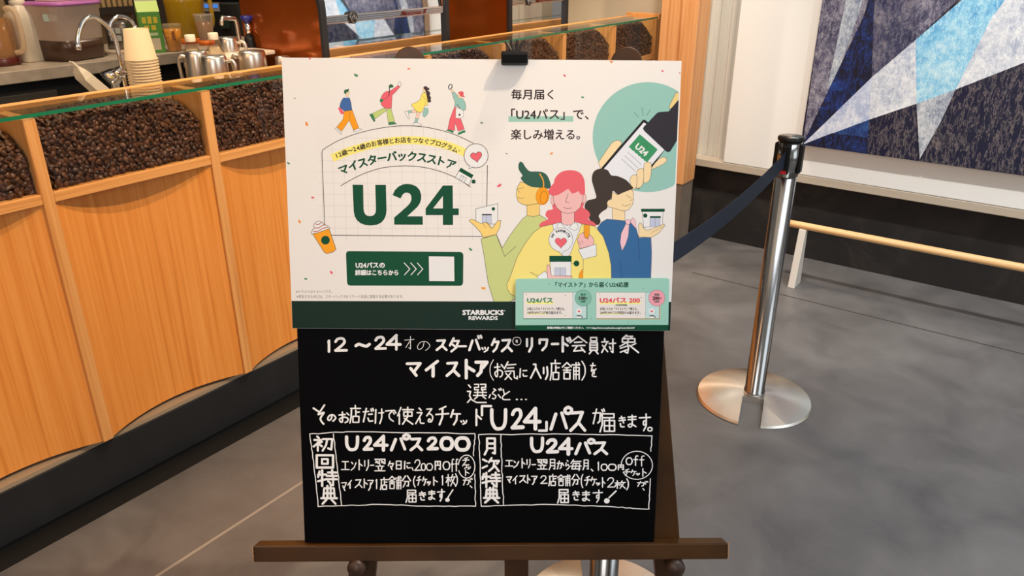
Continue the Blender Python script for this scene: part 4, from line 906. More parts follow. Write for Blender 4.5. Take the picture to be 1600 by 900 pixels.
# ------------------------------------------------------------------ poster
NP = .0065
pcx = [sloc(457, 513, NP), sloc(1047, 517, NP), sloc(1065, 95, NP), sloc(440, 90, NP)]
po = thing('poster', tuple(float(x) for x in S(0, pcx[0][1], .003)), 'large white illustrated promotional poster clipped over the upper half of the chalkboard', 'poster')
PW = (226, 212, 200)      # paper white as the photograph shows it
def pc(r, g, b):
    k = .80; return tuple(min(.9, k*lin1(x)/lin1(y)) for x, y in zip((r, g, b), PW))+(1,)
m = MB(); m.hexa([S(x, u, .0005) for x, u in pcx], [S(x, u, NP) for x, u in pcx]); m.build('panel', mat('poster_paper', (.80, .80, .80, 1), .45), po)
class Art:
    """flat printing on a sheet: polygons and lines stacked a hair apart"""
    def __init__(s, n0): s.n = n0; s.mb = MB(); s.mats = []; s.idx = {}; s.clip = None; s.bb = []; s.org = (0, 0); s.sc = 1.
    def c(s, rgb):
        if rgb not in s.idx:
            s.idx[rgb] = len(s.mats); s.mats.append(mat('print_%02x%02x%02x' % rgb, pc(*rgb), .5, 0, .2))
        return s.idx[rgb]
    def up(s): pass
    def level(s, px):
        """one step above whatever this print overlaps"""
        q = np.array(px); b = (q[:, 0].min()-.2, q[:, 1].min()-.2, q[:, 0].max()+.2, q[:, 1].max()+.2); l = 0
        if s.bb:
            B_ = np.array(s.bb); k = (B_[:, 0] < b[2]) & (B_[:, 2] > b[0]) & (B_[:, 1] < b[3]) & (B_[:, 3] > b[1])
            if k.any(): l = int(B_[k, 4].max())+1
        s.bb.append(b+(l,)); return s.n+l*5e-6
    def at(s, o=(0, 0), k=1.): s.org = o; s.sc = k
    def P(s, pts): return [(s.org[0]+p[0]/s.sc, s.org[1]+p[1]/s.sc) for p in pts]
    def raw(s, px, rgb, faces=None):
        if s.clip: px = s.clip(px)
        if len(px) < 3: return
        z = s.level(px); vs = [spx(u, v, z) for u, v in px]; s.mb.add(vs, faces or [tuple(range(len(vs)))], s.c(rgb))
    def poly(s, pts, rgb, line=None, sm=False, w=.8, new=True):
        q = s.P(pts)
        if sm: q = spline(q, 5, True)
        q = [(float(a), float(b)) for a, b in q]
        if new: s.up()
        s.raw(q, rgb)
        if line: s.line([( (a-s.org[0])*s.sc, (b-s.org[1])*s.sc) for a, b in q]+[((q[0][0]-s.org[0])*s.sc, (q[0][1]-s.org[1])*s.sc)], line, w)
    def line(s, pts, rgb, w=.8, sm=False, new=True):
        q = s.P(pts)
        if sm: q = spline(q, 6)
        q = [np.array(p, float) for p in q]; q = [q[0]]+[b for a, b in zip(q[:-1], q[1:]) if np.hypot(*(b-a)) > 1e-6]
        if len(q) < 2: return
        s.up(); closed = len(q) > 3 and np.hypot(*(q[0]-q[-1])) < 1e-6
        if closed: q = q[:-1]
        L = len(q); T = [(q[(i+1) % L]-q[i])/np.hypot(*(q[(i+1) % L]-q[i])) for i in range(L if closed else L-1)]; vs = []
        for i in range(L):
            t0 = T[i-1] if (closed or i > 0) else T[0]; t1 = T[i] if (closed or i < L-1) else T[-1]
            n0, n1 = np.array([-t0[1], t0[0]]), np.array([-t1[1], t1[0]]); m_ = n0+n1; k = m_@m_
            m_ = m_*2/k if k > .5 else n1; vs += [tuple(q[i]-m_*w/2), tuple(q[i]+m_*w/2)]
        N = L if closed else L-1
        s.raw(vs, rgb, [(2*i, (2*i+2) % (2*L), (2*i+3) % (2*L), 2*i+1) for i in range(N)])
    def circ(s, x, y, r, rgb, line=None, ry=None, n=28, w=.8, new=True, rot=0.):
        ry = ry or r; s.poly([(x+r*math.cos(t)*math.cos(rot)-ry*math.sin(t)*math.sin(rot), y+r*math.cos(t)*math.sin(rot)+ry*math.sin(t)*math.cos(rot)) for t in [2*math.pi*k/n for k in range(n)]], rgb, line, w=w, new=new)
    def heart(s, x, y, wd, rgb, line=None, rot=0., w=.8):
        pts = []
        for k in range(28):
            t = 2*math.pi*k/28; a = 16*math.sin(t)**3; b = -(13*math.cos(t)-5*math.cos(2*t)-2*math.cos(3*t)-math.cos(4*t)); a *= wd/32; b *= wd/32
            pts.append((x+a*math.cos(rot)-b*math.sin(rot), y+a*math.sin(rot)+b*math.cos(rot)))
        s.poly(pts, rgb, line, w=w)
    def rrect(s, x0, y0, x1, y1, r, rgb, line=None, w=.8):
        pts = []
        for cx, cy, a in ((x1-r, y0+r, -90), (x1-r, y1-r, 0), (x0+r, y1-r, 90), (x0+r, y0+r, 180)):
            pts += [(cx+r*math.cos(math.radians(a+q*18)), cy+r*math.sin(math.radians(a+q*18))) for q in range(6)]
        s.poly(pts, rgb, line, w=w)
    def build(s, name, parent): return s.mb.build(name, s.mats, parent)
TC = {}
def glyphs(t):
    if t not in TC:
        cu = bpy.data.curves.new('tmp', 'FONT'); cu.body = t; cu.resolution_u = 2
        to = bpy.data.objects.new('tmp', cu); col.objects.link(to); me = bpy.data.meshes.new_from_object(to.evaluated_get(bpy.context.evaluated_depsgraph_get()))
        V = np.array([v.co[:2] for v in me.vertices]); fs = [tuple(p.vertices) for p in me.polygons]
        bpy.data.objects.remove(to); bpy.data.curves.remove(cu); bpy.data.meshes.remove(me); TC[t] = (V, fs)
    return TC[t]
def text(A, t, x0, y0, x1, y1, rgb, bold=0., rot=0.):
    """fits the text into a box; rot in radians about the box centre"""
    V, fs = glyphs(t); lo, hi = V.min(0), V.max(0); q = (V-lo)/(hi-lo); x = x0+(x1-x0)*q[:, 0]; y = y1+(y0-y1)*q[:, 1]; cx, cy = (x0+x1)/2, (y0+y1)/2
    X = cx+(x-cx)*math.cos(rot)-(y-cy)*math.sin(rot); Y = cy+(x-cx)*math.sin(rot)+(y-cy)*math.cos(rot)
    A.up(); sv = A.clip; A.clip = None
    bold *= 1.35
    for dx, dy in ([(0, 0)] if not bold else [(0, 0), (bold, 0), (-bold, 0), (0, bold*.8), (0, -bold*.8)]):
        A.up(); A.raw(list(zip((X+dx).tolist(), (Y+dy).tolist())), rgb, fs)
    A.clip = sv
def arc_text(A, t, pts, size, rgb, bold=0., wk=1.):
    """one character after the other along a smooth line of centres"""
    L = spline(pts, 12); L = np.array(L); d = np.r_[0, np.cumsum(np.hypot(*np.diff(L, axis=0).T))]; n = len(t)
    wt_ = [.62 if ord(c_) < 128 else 1. for c_ in t]; ps = np.cumsum(wt_)-np.array(wt_)/2; ps = (ps-ps[0])/(ps[-1]-ps[0])
    for i, ch_ in enumerate(t):
        if ch_ == ' ': continue
        s = d[-1]*ps[i]; x = np.interp(s, d, L[:, 0]); y = np.interp(s, d, L[:, 1]); e = 3.
        r_ = math.atan2(np.interp(min(d[-1], s+e), d, L[:, 1])-np.interp(max(0, s-e), d, L[:, 1]), np.interp(min(d[-1], s+e), d, L[:, 0])-np.interp(max(0, s-e), d, L[:, 0]))
        V, fs = glyphs(ch_); lo, hi = V.min(0), V.max(0); k = size/.92; w_, h_ = (hi-lo)*k
        oy = ((lo[1]+hi[1])/2-.36)*k if ord(ch_) > 255 else 0
        text(A, ch_, x-w_*wk/2+oy*math.sin(r_), y-h_/2-oy*math.cos(r_), x+w_*wk/2+oy*math.sin(r_), y+h_/2-oy*math.cos(r_), rgb, bold, r_)
LN = (92, 80, 72); DG = (0, 68, 42); MINT = (142, 180, 164); SK = (234, 200, 150); WH = (226, 216, 208); CO = (226, 92, 100); INKD = (52, 34, 34)
A = Art(NP+3e-5)
a = A
# faint grid
GC = (206, 194, 182)
for i in range(15):
    x = 501.5+17.9*i; a.line([(x-1.5, 193), (x+4.5, 376)], GC, .55, new=False)
for i in range(10):
    y = 198+17.6*i; a.line([(497, y), (769, y+.6)], GC, .55, new=False)
# arched frame
a.poly([(490, 180), (520, 180), (630, 180), (740, 180), (775, 180), (775, 232), (740, 224), (710, 210), (680, 201.5), (655, 197.5), (632, 196.5), (615, 197.5), (590, 201), (560, 208), (530, 219), (509, 231), (496, 236)], PW)
for i in range(15):
    x = 501.5+17.9*i
    if 560 < x < 720: a.line([(x-1.6, 192), (x-1.3, 200)], GC, .5, new=False)
a.line([(508, 367.5), (503, 240), (504, 234.5), (509, 231)]+[tuple(p) for p in spline([(509, 231), (530, 219), (560, 208), (590, 201), (615, 197.5), (632, 196.5), (655, 197.5), (680, 201.5), (710, 210), (740, 224)], 4)], LN, 1.1)
a.line([(508, 367.5), (756, 369.5)], LN, 1.1); a.line([(761.5, 258), (760.5, 326)], LN, 1.2)
yl = spline([(519, 247), (545, 236.5), (575, 227.5), (605, 221.5), (635, 219), (665, 220.5), (690, 225), (712, 232), (727, 239)], 5)
a.line([tuple(p) for p in yl], (240, 216, 112), 12.5)
arc_text(a, '12歳〜24歳のお客様とお店をつなぐプログラム', [(526, 243.5), (548, 235), (577, 226.5), (606, 221), (635, 218.8), (663, 220.3), (688, 225.2), (711, 234)], 8.6, INKD, .22, 1.)
a.circ(717.5, 235.5, 1.4, (190, 164, 90), None)
arc_text(a, 'マイスターバックスストア', [(537, 265), (552, 259), (567, 254.2), (582, 250), (598, 247), (613, 244.6), (628, 244), (644, 244.6), (659, 246), (675.5, 249), (690, 252.3), (705, 257)], 15.5, DG, .55)
a.line([(532, 290.5), (560, 275), (590, 264), (615, 260), (640, 259.3), (665, 262), (690, 268.5), (715, 279), (735, 292.3)], LN, 1.1, sm=True)
# U24 in heavy green
a.at((430, 230), 4.84)
a.poly([(585, 283), (665, 284), (668, 465), (672, 490), (682, 508), (698, 519), (718, 522), (738, 518), (752, 507), (760, 490), (762, 465), (757, 284), (837, 284), (842, 480), (837, 515), (824, 545), (802, 570), (770, 586), (725, 592), (682, 588), (645, 575), (617, 551), (601, 520), (594, 485)], DG)
a.poly([(888, 362), (905, 325), (932, 298), (965, 282), (995, 278), (1035, 282), (1070, 298), (1093, 325), (1104, 360), (1104, 390), (1096, 420), (1075, 452), (998, 523), (1115, 523), (1117, 586), (900, 585), (900, 532), (1000, 445), (1020, 422), (1030, 398), (1030, 372), (1020, 352), (1000, 343), (980, 345), (964, 358), (948, 388)], DG)
a.poly([(1268, 290), (1342, 290), (1345, 588), (1268, 588)], DG); a.poly([(1138, 463), (1388, 463), (1388, 513), (1138, 513)], DG); a.poly([(1138, 464), (1268, 290), (1330, 290), (1193, 464)], DG)
a.at()
# little shop on the arc, speech bubble with heart
a.poly([(717, 267), (711.4, 277.5), (733, 289.8), (737, 278.4)], WH, LN, w=.8); a.poly([(720, 262), (740, 273.7), (736.8, 278.8), (717, 267.2)], DG)
a.line([(717.5, 281), (721, 274), (728.8, 278.4), (725, 285)], LN, .7); a.line([(724.6, 276.2), (721, 282.8)], LN, .7); a.circ(740, 283.7, 3.2, DG)
a.poly([(734.5, 259.5), (732.2, 264), (738.5, 261)], WH, LN); a.circ(743.8, 243.4, 18.8, WH, LN, w=1); a.poly([(734.8, 258.8), (733.2, 262.6), (738.2, 260.6)], WH)
a.heart(744.3, 244.6, 18, CO, LN, -.17)
# whipped drink
a.poly([(488.5, 365.5), (513.7, 356), (525, 389), (521, 393.5), (511, 396.5), (506.5, 394)], (240, 150, 30), LN); a.circ(508.5, 375.3, 6.8, DG)
a.poly([(488.5, 365.5), (487.8, 360), (491, 356.5), (490, 352), (494, 347), (499, 345.3), (504, 348), (506, 350.3), (510, 352), (514, 357)], WH, LN, sm=True)
for q in ([(489, 362), (497, 361), (504, 357), (512, 355)], [(491, 356), (498, 356), (504, 352), (508, 352)], [(493, 350), (498, 350.5), (502, 347.5)]): a.line(q, (170, 74, 62), 1.2, sm=True)
# green button, arrows and the blank white square
a.poly([(545, 392.3), (719, 393.7), (722.6, 395), (724, 398.5), (723.6, 441.5), (722.3, 445.2), (719, 446.7), (547, 446.3), (543.5, 444.8), (542.2, 441), (540.6, 397), (541.7, 393.6)], DG)
text(a, 'U24パスの', 556, 410, 601, 418.4, WH, .35); text(a, '詳細はこちらから', 555.3, 421.6, 622.3, 430.2, WH, .3)
for i in range(3): a.line([(631.3+i*10.2, 410.5), (640.3+i*10.1, 420.3), (631.8+i*10.2, 429.8)], WH, 1.3)
a.poly([(670, 400.5), (709.6, 401), (710, 439.3), (670.6, 439)], WH)
text(a, '※イラストはイメージです。', 462.5, 453.3, 519, 458.3, (96, 84, 76)); text(a, '※参加するためには、スターバックス® リワード会員に登録する必要があります。', 463.5, 460.8, 630, 466, (96, 84, 76))
# dark band
BAND = (8, 36, 26)
# walkers on the arch
def F1(o):
    a.at(o, 9.)
F1((515, 115))
a.poly([(118, 490), (130, 476), (150, 475), (205, 545), (195, 565), (172, 578), (150, 555)], (226, 92, 104)); a.poly([(140, 470), (150, 425), (165, 385), (190, 345), (215, 335), (275, 335), (290, 370), (303, 420), (315, 510), (205, 528)], (60, 96, 148), LN, w=.5)
a.poly([(228, 290), (262, 250), (278, 262), (270, 285), (262, 300), (258, 320), (235, 322)], SK, LN, w=.4); a.poly([(200, 250), (212, 228), (240, 222), (270, 210), (270, 240), (262, 256), (240, 262), (228, 288), (208, 280)], (42, 92, 56)); a.line([(210, 335), (268, 335)], WH, .9)
a.poly([(75, 772), (95, 758), (172, 838), (160, 857)], WH, LN, w=.5); a.poly([(332, 802), (405, 768), (440, 775), (455, 788), (340, 822)], WH, LN, w=.5)
a.poly([(205, 530), (320, 515), (350, 600), (412, 767), (335, 796), (275, 657), (170, 810), (100, 750), (190, 640)], (238, 146, 22), LN, w=.5); a.line([(292, 530), (275, 657)], LN, .5)
a.poly([(560, 575), (600, 563), (642, 660), (625, 682)], (44, 120, 76), LN, w=.4); a.poly([(828, 690), (910, 680), (945, 710), (830, 722)], (44, 120, 76), LN, w=.4)
a.poly([(770, 480), (806, 515), (640, 637), (600, 560)], (186, 194, 110), LN, w=.5); a.poly([(800, 505), (862, 485), (915, 670), (825, 687)], (186, 194, 110), LN, w=.5)
a.poly([(960, 168), (968, 130), (985, 110), (1003, 130), (1005, 160), (985, 188)], WH, (70, 60, 56), w=.5); a.poly([(850, 205), (892, 196), (885, 235), (855, 240)], WH)
a.poly([(740, 300), (765, 270), (800, 250), (860, 240), (965, 165), (990, 185), (935, 250), (880, 305), (875, 400), (870, 488), (800, 492), (750, 465), (722, 430), (718, 350)], CO, LN, w=.5)
a.poly([(830, 200), (835, 165), (855, 150), (885, 155), (902, 188), (865, 200)], (42, 92, 56)); a.line([(840, 200), (843, 240), (832, 310)], (60, 40, 40), 1.3); a.circ(728, 378, 25, (52, 124, 76)); a.line([(750, 368), (800, 345), (850, 305)], (80, 60, 60), .5)
F1((625, 115))
a.poly([(65, 535), (110, 525), (132, 625), (115, 636)], WH, LN, w=.5); a.poly([(190, 690), (240, 690), (298, 715), (300, 737), (185, 732)], WH, LN, w=.5)
a.poly([(165, 512), (240, 505), (232, 548), (165, 552)], (234, 190, 160), LN, w=.3); a.poly([(236, 540), (282, 540), (264, 632), (218, 628)], (234, 190, 160), LN, w=.3)
a.poly([(112, 522), (166, 514), (170, 552), (116, 558)], MINT, LN, w=.3); a.poly([(214, 628), (256, 630), (245, 692), (204, 686)], MINT, LN, w=.3)
a.poly([(345, 480), (392, 488), (400, 540), (380, 580), (345, 614), (322, 596), (320, 560)], MINT, LN, w=.4); a.poly([(350, 450), (398, 450), (395, 478), (350, 480)], WH)
a.poly([(318, 212), (335, 198), (365, 210), (365, 262), (332, 262)], SK, LN, w=.3)
a.poly([(300, 300), (318, 275), (345, 266), (370, 280), (388, 375), (392, 445), (350, 452), (325, 500), (300, 547), (262, 542), (228, 528), (190, 480), (155, 435), (205, 415), (260, 385), (290, 355)], (238, 208, 96), LN, w=.5); a.line([(325, 320), (370, 380), (345, 450)], LN, .4)
a.poly([(330, 202), (342, 182), (365, 178), (385, 190), (412, 212), (408, 232), (388, 236), (415, 255), (424, 285), (418, 310), (436, 335), (430, 365), (438, 388), (415, 406), (390, 395), (385, 365), (372, 300), (360, 245)], (62, 46, 44), sm=True)
a.poly([(640, 797), (690, 785), (755, 806), (750, 836)], (44, 120, 76)); a.poly([(815, 832), (908, 790), (925, 822), (815, 866)], (44, 120, 76))
a.poly([(765, 470), (800, 480), (782, 625), (855, 635), (905, 780), (815, 812), (775, 692), (770, 800), (670, 786), (700, 640)], CO, LN, w=.5)
a.poly([(730, 272), (765, 258), (805, 310), (835, 345), (880, 350), (912, 400), (925, 455), (922, 505), (890, 525), (850, 502), (810, 460), (765, 462), (775, 400), (750, 340)], MINT, LN, w=.5)
a.poly([(785, 485), (840, 488), (895, 528), (895, 605), (830, 632), (780, 625)], WH, LN, w=.4); a.circ(838, 580, 14, (40, 40, 40)); a.line([(800, 430), (850, 495)], (90, 70, 70), .9)
a.poly([(712, 232), (742, 225), (752, 250), (730, 265)], SK, LN, w=.3); a.circ(708, 185, 30, (56, 46, 46), None, 40, rot=.3); a.circ(708, 185, 16, WH, None, 30, rot=.3)
a.poly([(808, 292), (832, 285), (855, 320), (835, 350), (818, 330)], SK, LN, w=.3); a.poly([(815, 268), (848, 250), (880, 252), (898, 275), (893, 305), (915, 330), (880, 328), (845, 315), (835, 285)], (216, 84, 92), sm=True)
a.at()
# headline
a.poly([(794.4, 181.8), (895.8, 181.4), (895.7, 190.2), (794.6, 190.6)], (150, 186, 164))
text(a, '毎月届く', 799, 139.8, 864.7, 155.4, INKD, .3); text(a, '「U24パス」で、', 799, 170, 919.5, 187, INKD, .3); text(a, '楽しみ増える。', 798.5, 202, 906, 218.2, INKD, .3)
# round mint window with hand and phone
def redge(px):
    out = []
    for u, v in px: out.append((min(u, 1064-.043*(v-95)-.9), v))
    return out
a.clip = redge
a.circ(1012, 214.3, 86, MINT, n=64)
a.at((920, 120), 5.627)
a.poly([(770, 132), (800, 150), (830, 160), (830, 230), (800, 215), (722, 280), (706, 282), (712, 245)], (224, 190, 122), LN, w=.6)
a.poly([(552, 812), (600, 795), (650, 770), (684, 742), (680, 715), (650, 708), (618, 722), (560, 782)], SK, LN, sm=True, w=.6)
a.poly([(85, 750), (105, 812), (290, 590), (282, 565), (250, 558), (222, 566), (195, 590)], SK, LN, w=.6)
a.poly([(478, 376), (505, 385), (700, 600), (560, 790), (440, 990), (100, 830), (112, 800)], (34, 28, 32)); a.poly([(483, 402), (500, 410), (666, 640), (552, 774), (420, 980), (130, 830), (135, 806)], (222, 214, 214))
a.poly([(448, 505), (606, 640), (512, 752), (500, 742), (488, 738), (478, 722), (462, 716), (452, 700), (436, 694), (426, 676), (410, 672), (398, 652), (382, 648), (370, 632), (350, 617)], (58, 136, 88))
text(a, 'U24', 920+405/5.627, 120+616/5.627, 920+525/5.627, 120+668/5.627, WH, .5, .72); text(a, 'パス', 920+478/5.627, 120+583/5.627, 920+526/5.627, 120+612/5.627, (30, 96, 58), 0, .72)
for q in ([(338, 658), (462, 772)], [(313, 690), (432, 802)], [(288, 720), (410, 832)]): a.line(q, (96, 88, 90), .5)
for q in ([(400, 312), (440, 358)], [(465, 270), (478, 342)], [(540, 290), (510, 342)]): a.line(q, (70, 84, 78), .6)
a.poly([(815, 200), (795, 208), (702, 304), (620, 310), (600, 318), (520, 402), (482, 440), (476, 458), (490, 478), (672, 650), (695, 663), (718, 654), (800, 560), (825, 540)], (46, 42, 47))
a.at((840, 240), 4.5)
for q in ([(748, 80), (765, 62), (785, 60), (800, 75), (797, 150), (785, 190), (765, 204), (745, 200)], [(698, 130), (712, 110), (732, 105), (746, 120), (744, 195), (730, 230), (705, 245), (695, 240)], [(650, 180), (665, 155), (685, 148), (698, 160), (696, 225), (685, 245), (665, 255), (655, 220)]): a.poly(q, SK, LN, sm=True, w=.6)
# woman with dark ponytail
a.poly([(525, 380), (614, 400), (614, 480), (525, 472)], SK, LN, w=.6)
a.poly([(420, 522), (450, 482), (488, 460), (530, 464), (610, 472), (685, 500), (702, 560), (712, 592), (797, 588), (802, 700), (796, 885), (510, 885), (500, 700)], (52, 96, 138), LN, w=.6)
a.line([(690, 510), (708, 600), (718, 752)], (34, 64, 100), .7); a.line([(582, 755), (590, 885)], (34, 64, 100), .7)
a.poly([(522, 270), (565, 290), (600, 274), (658, 250), (672, 268), (675, 320), (668, 358), (640, 395), (600, 404), (532, 382), (500, 376), (486, 350), (498, 326), (520, 322)], SK, LN, w=.6)
a.line([(625, 292), (655, 312)], LN, .6); a.line([(648, 332), (668, 322)], LN, .6); a.line([(592, 360), (625, 368), (655, 352)], LN, .6, sm=True)
a.poly([(382, 190), (388, 140), (412, 114), (450, 107), (492, 116), (518, 152), (560, 158), (620, 184), (656, 222), (670, 246), (600, 272), (565, 288), (530, 262), (520, 312), (490, 340), (490, 382), (455, 408), (430, 438), (443, 472), (428, 500), (392, 496), (365, 462), (345, 410), (330, 370), (352, 330), (410, 312), (402, 262)], (62, 50, 42), sm=True)
a.poly([(650, 478), (668, 450), (688, 470), (696, 532), (672, 505)], (232, 180, 182), LN, w=.5); a.poly([(622, 492), (645, 490), (638, 580), (618, 640), (594, 684), (580, 625), (588, 560)], (232, 180, 182), LN, w=.5); a.circ(636, 480, 18, (232, 180, 182), LN, w=.5)
a.poly([(736, 408), (883, 408), (878, 500), (790, 515), (746, 520)], WH, LN, w=.6); a.poly([(728, 388), (894, 388), (894, 408), (728, 408)], DG); a.circ(757, 436, 15, DG); a.poly([(790, 450), (862, 450), (860, 512), (790, 516)], (186, 184, 196), LN, w=.4); a.line([(826, 450), (826, 514)], LN, .4); a.poly([(790, 440), (866, 440), (866, 453), (790, 453)], DG)
a.poly([(710, 500), (718, 486), (730, 492), (745, 525), (770, 540), (830, 520), (890, 494), (894, 508), (852, 560), (800, 590), (712, 586)], SK, LN, w=.6); a.line([(800, 555), (850, 530), (885, 510)], LN, .5)
# man with headphones, seen left
a.at((720, 240), 4.444)
a.poly([(105, 383), (257, 347), (257, 490), (105, 485)], WH, LN, w=.7); a.circ(226, 384, 12, DG); a.poly([(148, 424), (213, 424), (213, 482), (148, 480)], (190, 188, 200), LN, w=.4); a.line([(180, 424), (180, 480)], LN, .4); a.poly([(146, 420), (214, 420), (214, 428), (146, 428)], (40, 40, 44))
a.poly([(58, 468), (66, 456), (90, 460), (140, 486), (178, 476), (200, 495), (215, 520), (232, 500), (256, 466), (278, 465), (272, 510), (246, 562), (155, 584), (138, 548), (100, 505)], (236, 194, 108), LN, w=.7); a.line([(150, 482), (175, 515)], LN, .5); a.line([(178, 478), (205, 515)], LN, .5)
a.poly([(458, 350), (546, 340), (548, 430), (505, 438), (460, 432)], (232, 190, 108), LN, w=.7)
a.poly([(140, 592), (248, 562), (288, 655), (330, 585), (380, 515), (430, 452), (460, 430), (505, 438), (548, 426), (590, 452), (640, 520), (620, 900), (335, 1030), (230, 1030), (190, 898), (160, 700)], (194, 194, 122), LN, w=.7)
a.line([(246, 562), (305, 714), (382, 644)], LN, .7)
a.poly([(415, 195), (392, 235), (386, 275), (388, 305), (400, 335), (436, 356), (470, 358), (545, 345), (560, 240), (480, 215)], (232, 190, 108), LN, w=.7)
a.line([(385, 248), (412, 243), (440, 235)], LN, .6); a.line([(390, 250), (410, 270)], LN, .6); a.line([(392, 300), (415, 312), (442, 306)], LN, .6, sm=True)
a.poly([(400, 82), (412, 56), (432, 66), (450, 95), (478, 122), (520, 124), (565, 128), (600, 152), (622, 205), (618, 242), (545, 236), (490, 230), (450, 210), (420, 180), (418, 165), (428, 152), (405, 115)], (48, 86, 70), sm=True)
a.line([(545, 138), (566, 170), (575, 205), (574, 236)], (232, 150, 40), 1.8, sm=True); a.circ(568, 295, 46, (234, 146, 28), (190, 104, 20), 61, w=.7, rot=.12); a.circ(576, 303, 25, (234, 146, 28), (170, 92, 20), 42, w=.8, rot=.12)
# woman in the middle
HR = (222, 92, 98)
a.poly([(650, 350), (640, 385), (600, 396), (588, 430), (606, 455), (560, 478), (548, 508), (640, 515), (860, 510), (932, 505), (934, 488), (915, 472), (886, 455), (898, 425), (882, 396), (850, 375), (840, 340)], HR, sm=True)
a.poly([(320, 905), (345, 850), (390, 722), (445, 625), (505, 548), (560, 508), (640, 490), (860, 490), (930, 505), (988, 575), (1028, 690), (1044, 780), (1046, 880), (1046, 1000), (400, 1000), (345, 975), (322, 940)], (234, 208, 116), LN, w=.7)
a.poly([(636, 492), (690, 476), (740, 500), (795, 474), (840, 488), (822, 540), (758, 702), (735, 720), (700, 705), (660, 600)], (222, 214, 212), LN, w=.6)
a.poly([(697, 390), (788, 390), (788, 488), (760, 497), (730, 497), (700, 484)], (230, 172, 164), LN, w=.6)
a.poly([(785, 478), (812, 492), (815, 520), (790, 535), (752, 515)], (226, 218, 216), LN, w=.5); a.poly([(692, 478), (668, 495), (672, 520), (700, 530), (725, 515)], (226, 218, 216), LN, w=.5)
a.circ(640, 322, 17, (230, 172, 164), LN, 30, w=.5); a.circ(856, 312, 15, (230, 172, 164), LN, 34, w=.5)
a.poly([(640, 280), (645, 330), (665, 375), (700, 405), (745, 416), (795, 405), (828, 375), (848, 320), (850, 262), (745, 225)], (230, 172, 164), LN, w=.6)
a.poly([(612, 250), (630, 222), (645, 205), (655, 170), (690, 132), (735, 117), (785, 117), (830, 136), (856, 178), (862, 235), (860, 282), (835, 284), (815, 262), (795, 272), (770, 275), (750, 248), (735, 250), (705, 270), (670, 288), (635, 292), (615, 278)], HR, sm=True)
a.line([(745, 278), (727, 335), (752, 341)], LN, .7); a.line([(712, 370), (735, 381), (773, 377)], LN, .7, sm=True)
a.poly([(855, 495), (895, 495), (893, 585), (882, 592), (855, 575)], (232, 146, 34), LN, w=.5)
a.poly([(808, 598), (825, 562), (852, 545), (858, 578), (882, 594), (895, 562), (915, 580), (926, 605), (920, 635), (826, 660)], (232, 172, 166), LN, w=.6)
for q in ([(838, 600), (850, 625)], [(822, 608), (832, 638)]): a.line(q, LN, .5)
a.poly([(815, 668), (940, 628), (942, 710), (850, 733)], (224, 216, 214), LN, w=.6); a.line([(850, 733), (848, 850)], LN, .6)
a.poly([(815, 870), (822, 830), (848, 795), (850, 870)], (228, 140, 30))
a.circ(695, 598, 83, (224, 216, 212), LN, w=.6, n=40); a.poly([(680, 676), (700, 702), (712, 678)], (224, 216, 212)); a.line([(678, 679), (700, 703), (713, 678)], LN, .6)
a.heart(695, 616, 82, CO, LN, 0, .5)
a.at()
tx = [(876.2+14.0*math.cos(math.radians(t))-0, 374.8+14.4*math.sin(math.radians(t))) for t in range(-158, -21, 17)]
arc_text(a, 'MY FAVORITE', tx, 4.6, (40, 34, 34), .28)
a.at((720, 240), 4.444)
a.poly([(480, 822), (530, 855), (545, 850)], (234, 208, 116), LN, w=.5); a.poly([(530, 870), (535, 850), (585, 815), (606, 842), (608, 870)], (224, 216, 214), LN, w=.6)
a.poly([(598, 775), (612, 770), (622, 800), (628, 848), (772, 850), (772, 870), (604, 870), (598, 820)], (232, 172, 166), LN, w=.6)
a.poly([(620, 750), (765, 750), (765, 848), (628, 848)], (224, 216, 214), LN, w=.5); a.poly([(652, 793), (728, 793), (728, 848), (652, 848)], (188, 186, 196), LN, w=.4); a.line([(690, 793), (690, 848)], LN, .4)
a.poly([(615, 710), (769, 710), (769, 751), (615, 751)], DG); a.circ(803, 763, 20, DG); a.line([(766, 763), (785, 763)], LN, .4)
a.at(); a.clip = None
# dark band with the wordmark
a.poly([(455.6, 470.2), (1048.8, 471.8), (1047, 516.8), (457.1, 512.8)], BAND)
text(a, 'STARBUCKS', 723, 484.8, 786.5, 491.8, WH, .55); text(a, 'REWARDS', 732.5, 494.2, 777.5, 499.8, WH, .3); a.circ(788.6, 485.6, .7, WH)
# confetti
for x, y, rgb, r, k in ((484, 91.8, (206, 60, 72), .1, 3.6), (556, 117.5, (62, 124, 78), .5, 7), (638.5, 107.5, (226, 120, 84), -.1, 5), (460.5, 153.6, (120, 112, 96), .6, 3), (479, 193.5, (226, 128, 60), 1.2, 7), (752.5, 192, (110, 130, 104), .2, 5), (882, 118, (206, 66, 74), .5, 4.6), (1035, 111, (206, 66, 84), .1, 4), (910, 152, (70, 130, 96), .1, 5), (955, 96.5, (216, 130, 70), .4, 5.5), (861.5, 240, (228, 140, 60), -.7, 5.5), (450.5, 255, (60, 120, 86), .5, 5), (488.4, 308.7, (216, 84, 96), .2, 5), (467.8, 346, (230, 132, 50), 1.1, 6), (735, 389.5, (50, 124, 84), .6, 6), (517.5, 425.5, (226, 90, 104), .9, 6), (477.5, 435.8, (60, 130, 80), .2, 5), (755, 450.5, (228, 150, 50), .1, 7), (780, 290, (220, 90, 100), -.6, 7.5), (791.5, 240, (120, 112, 104), .4, 3.4), (470, 330, (216, 160, 90), .4, 0), (1062, 114, (190, 110, 70), 1.3, 3)):
    if k: 
        c_, s_ = math.cos(r), math.sin(r); a.poly([(x+c_*p*k-s_*q*k, y+s_*p*k+c_*q*k) for p, q in ((-.5, -.2), (.45, -.28), (.5, .18), (.1, .3), (-.42, .12))], rgb)
A.build('printed_artwork', po)

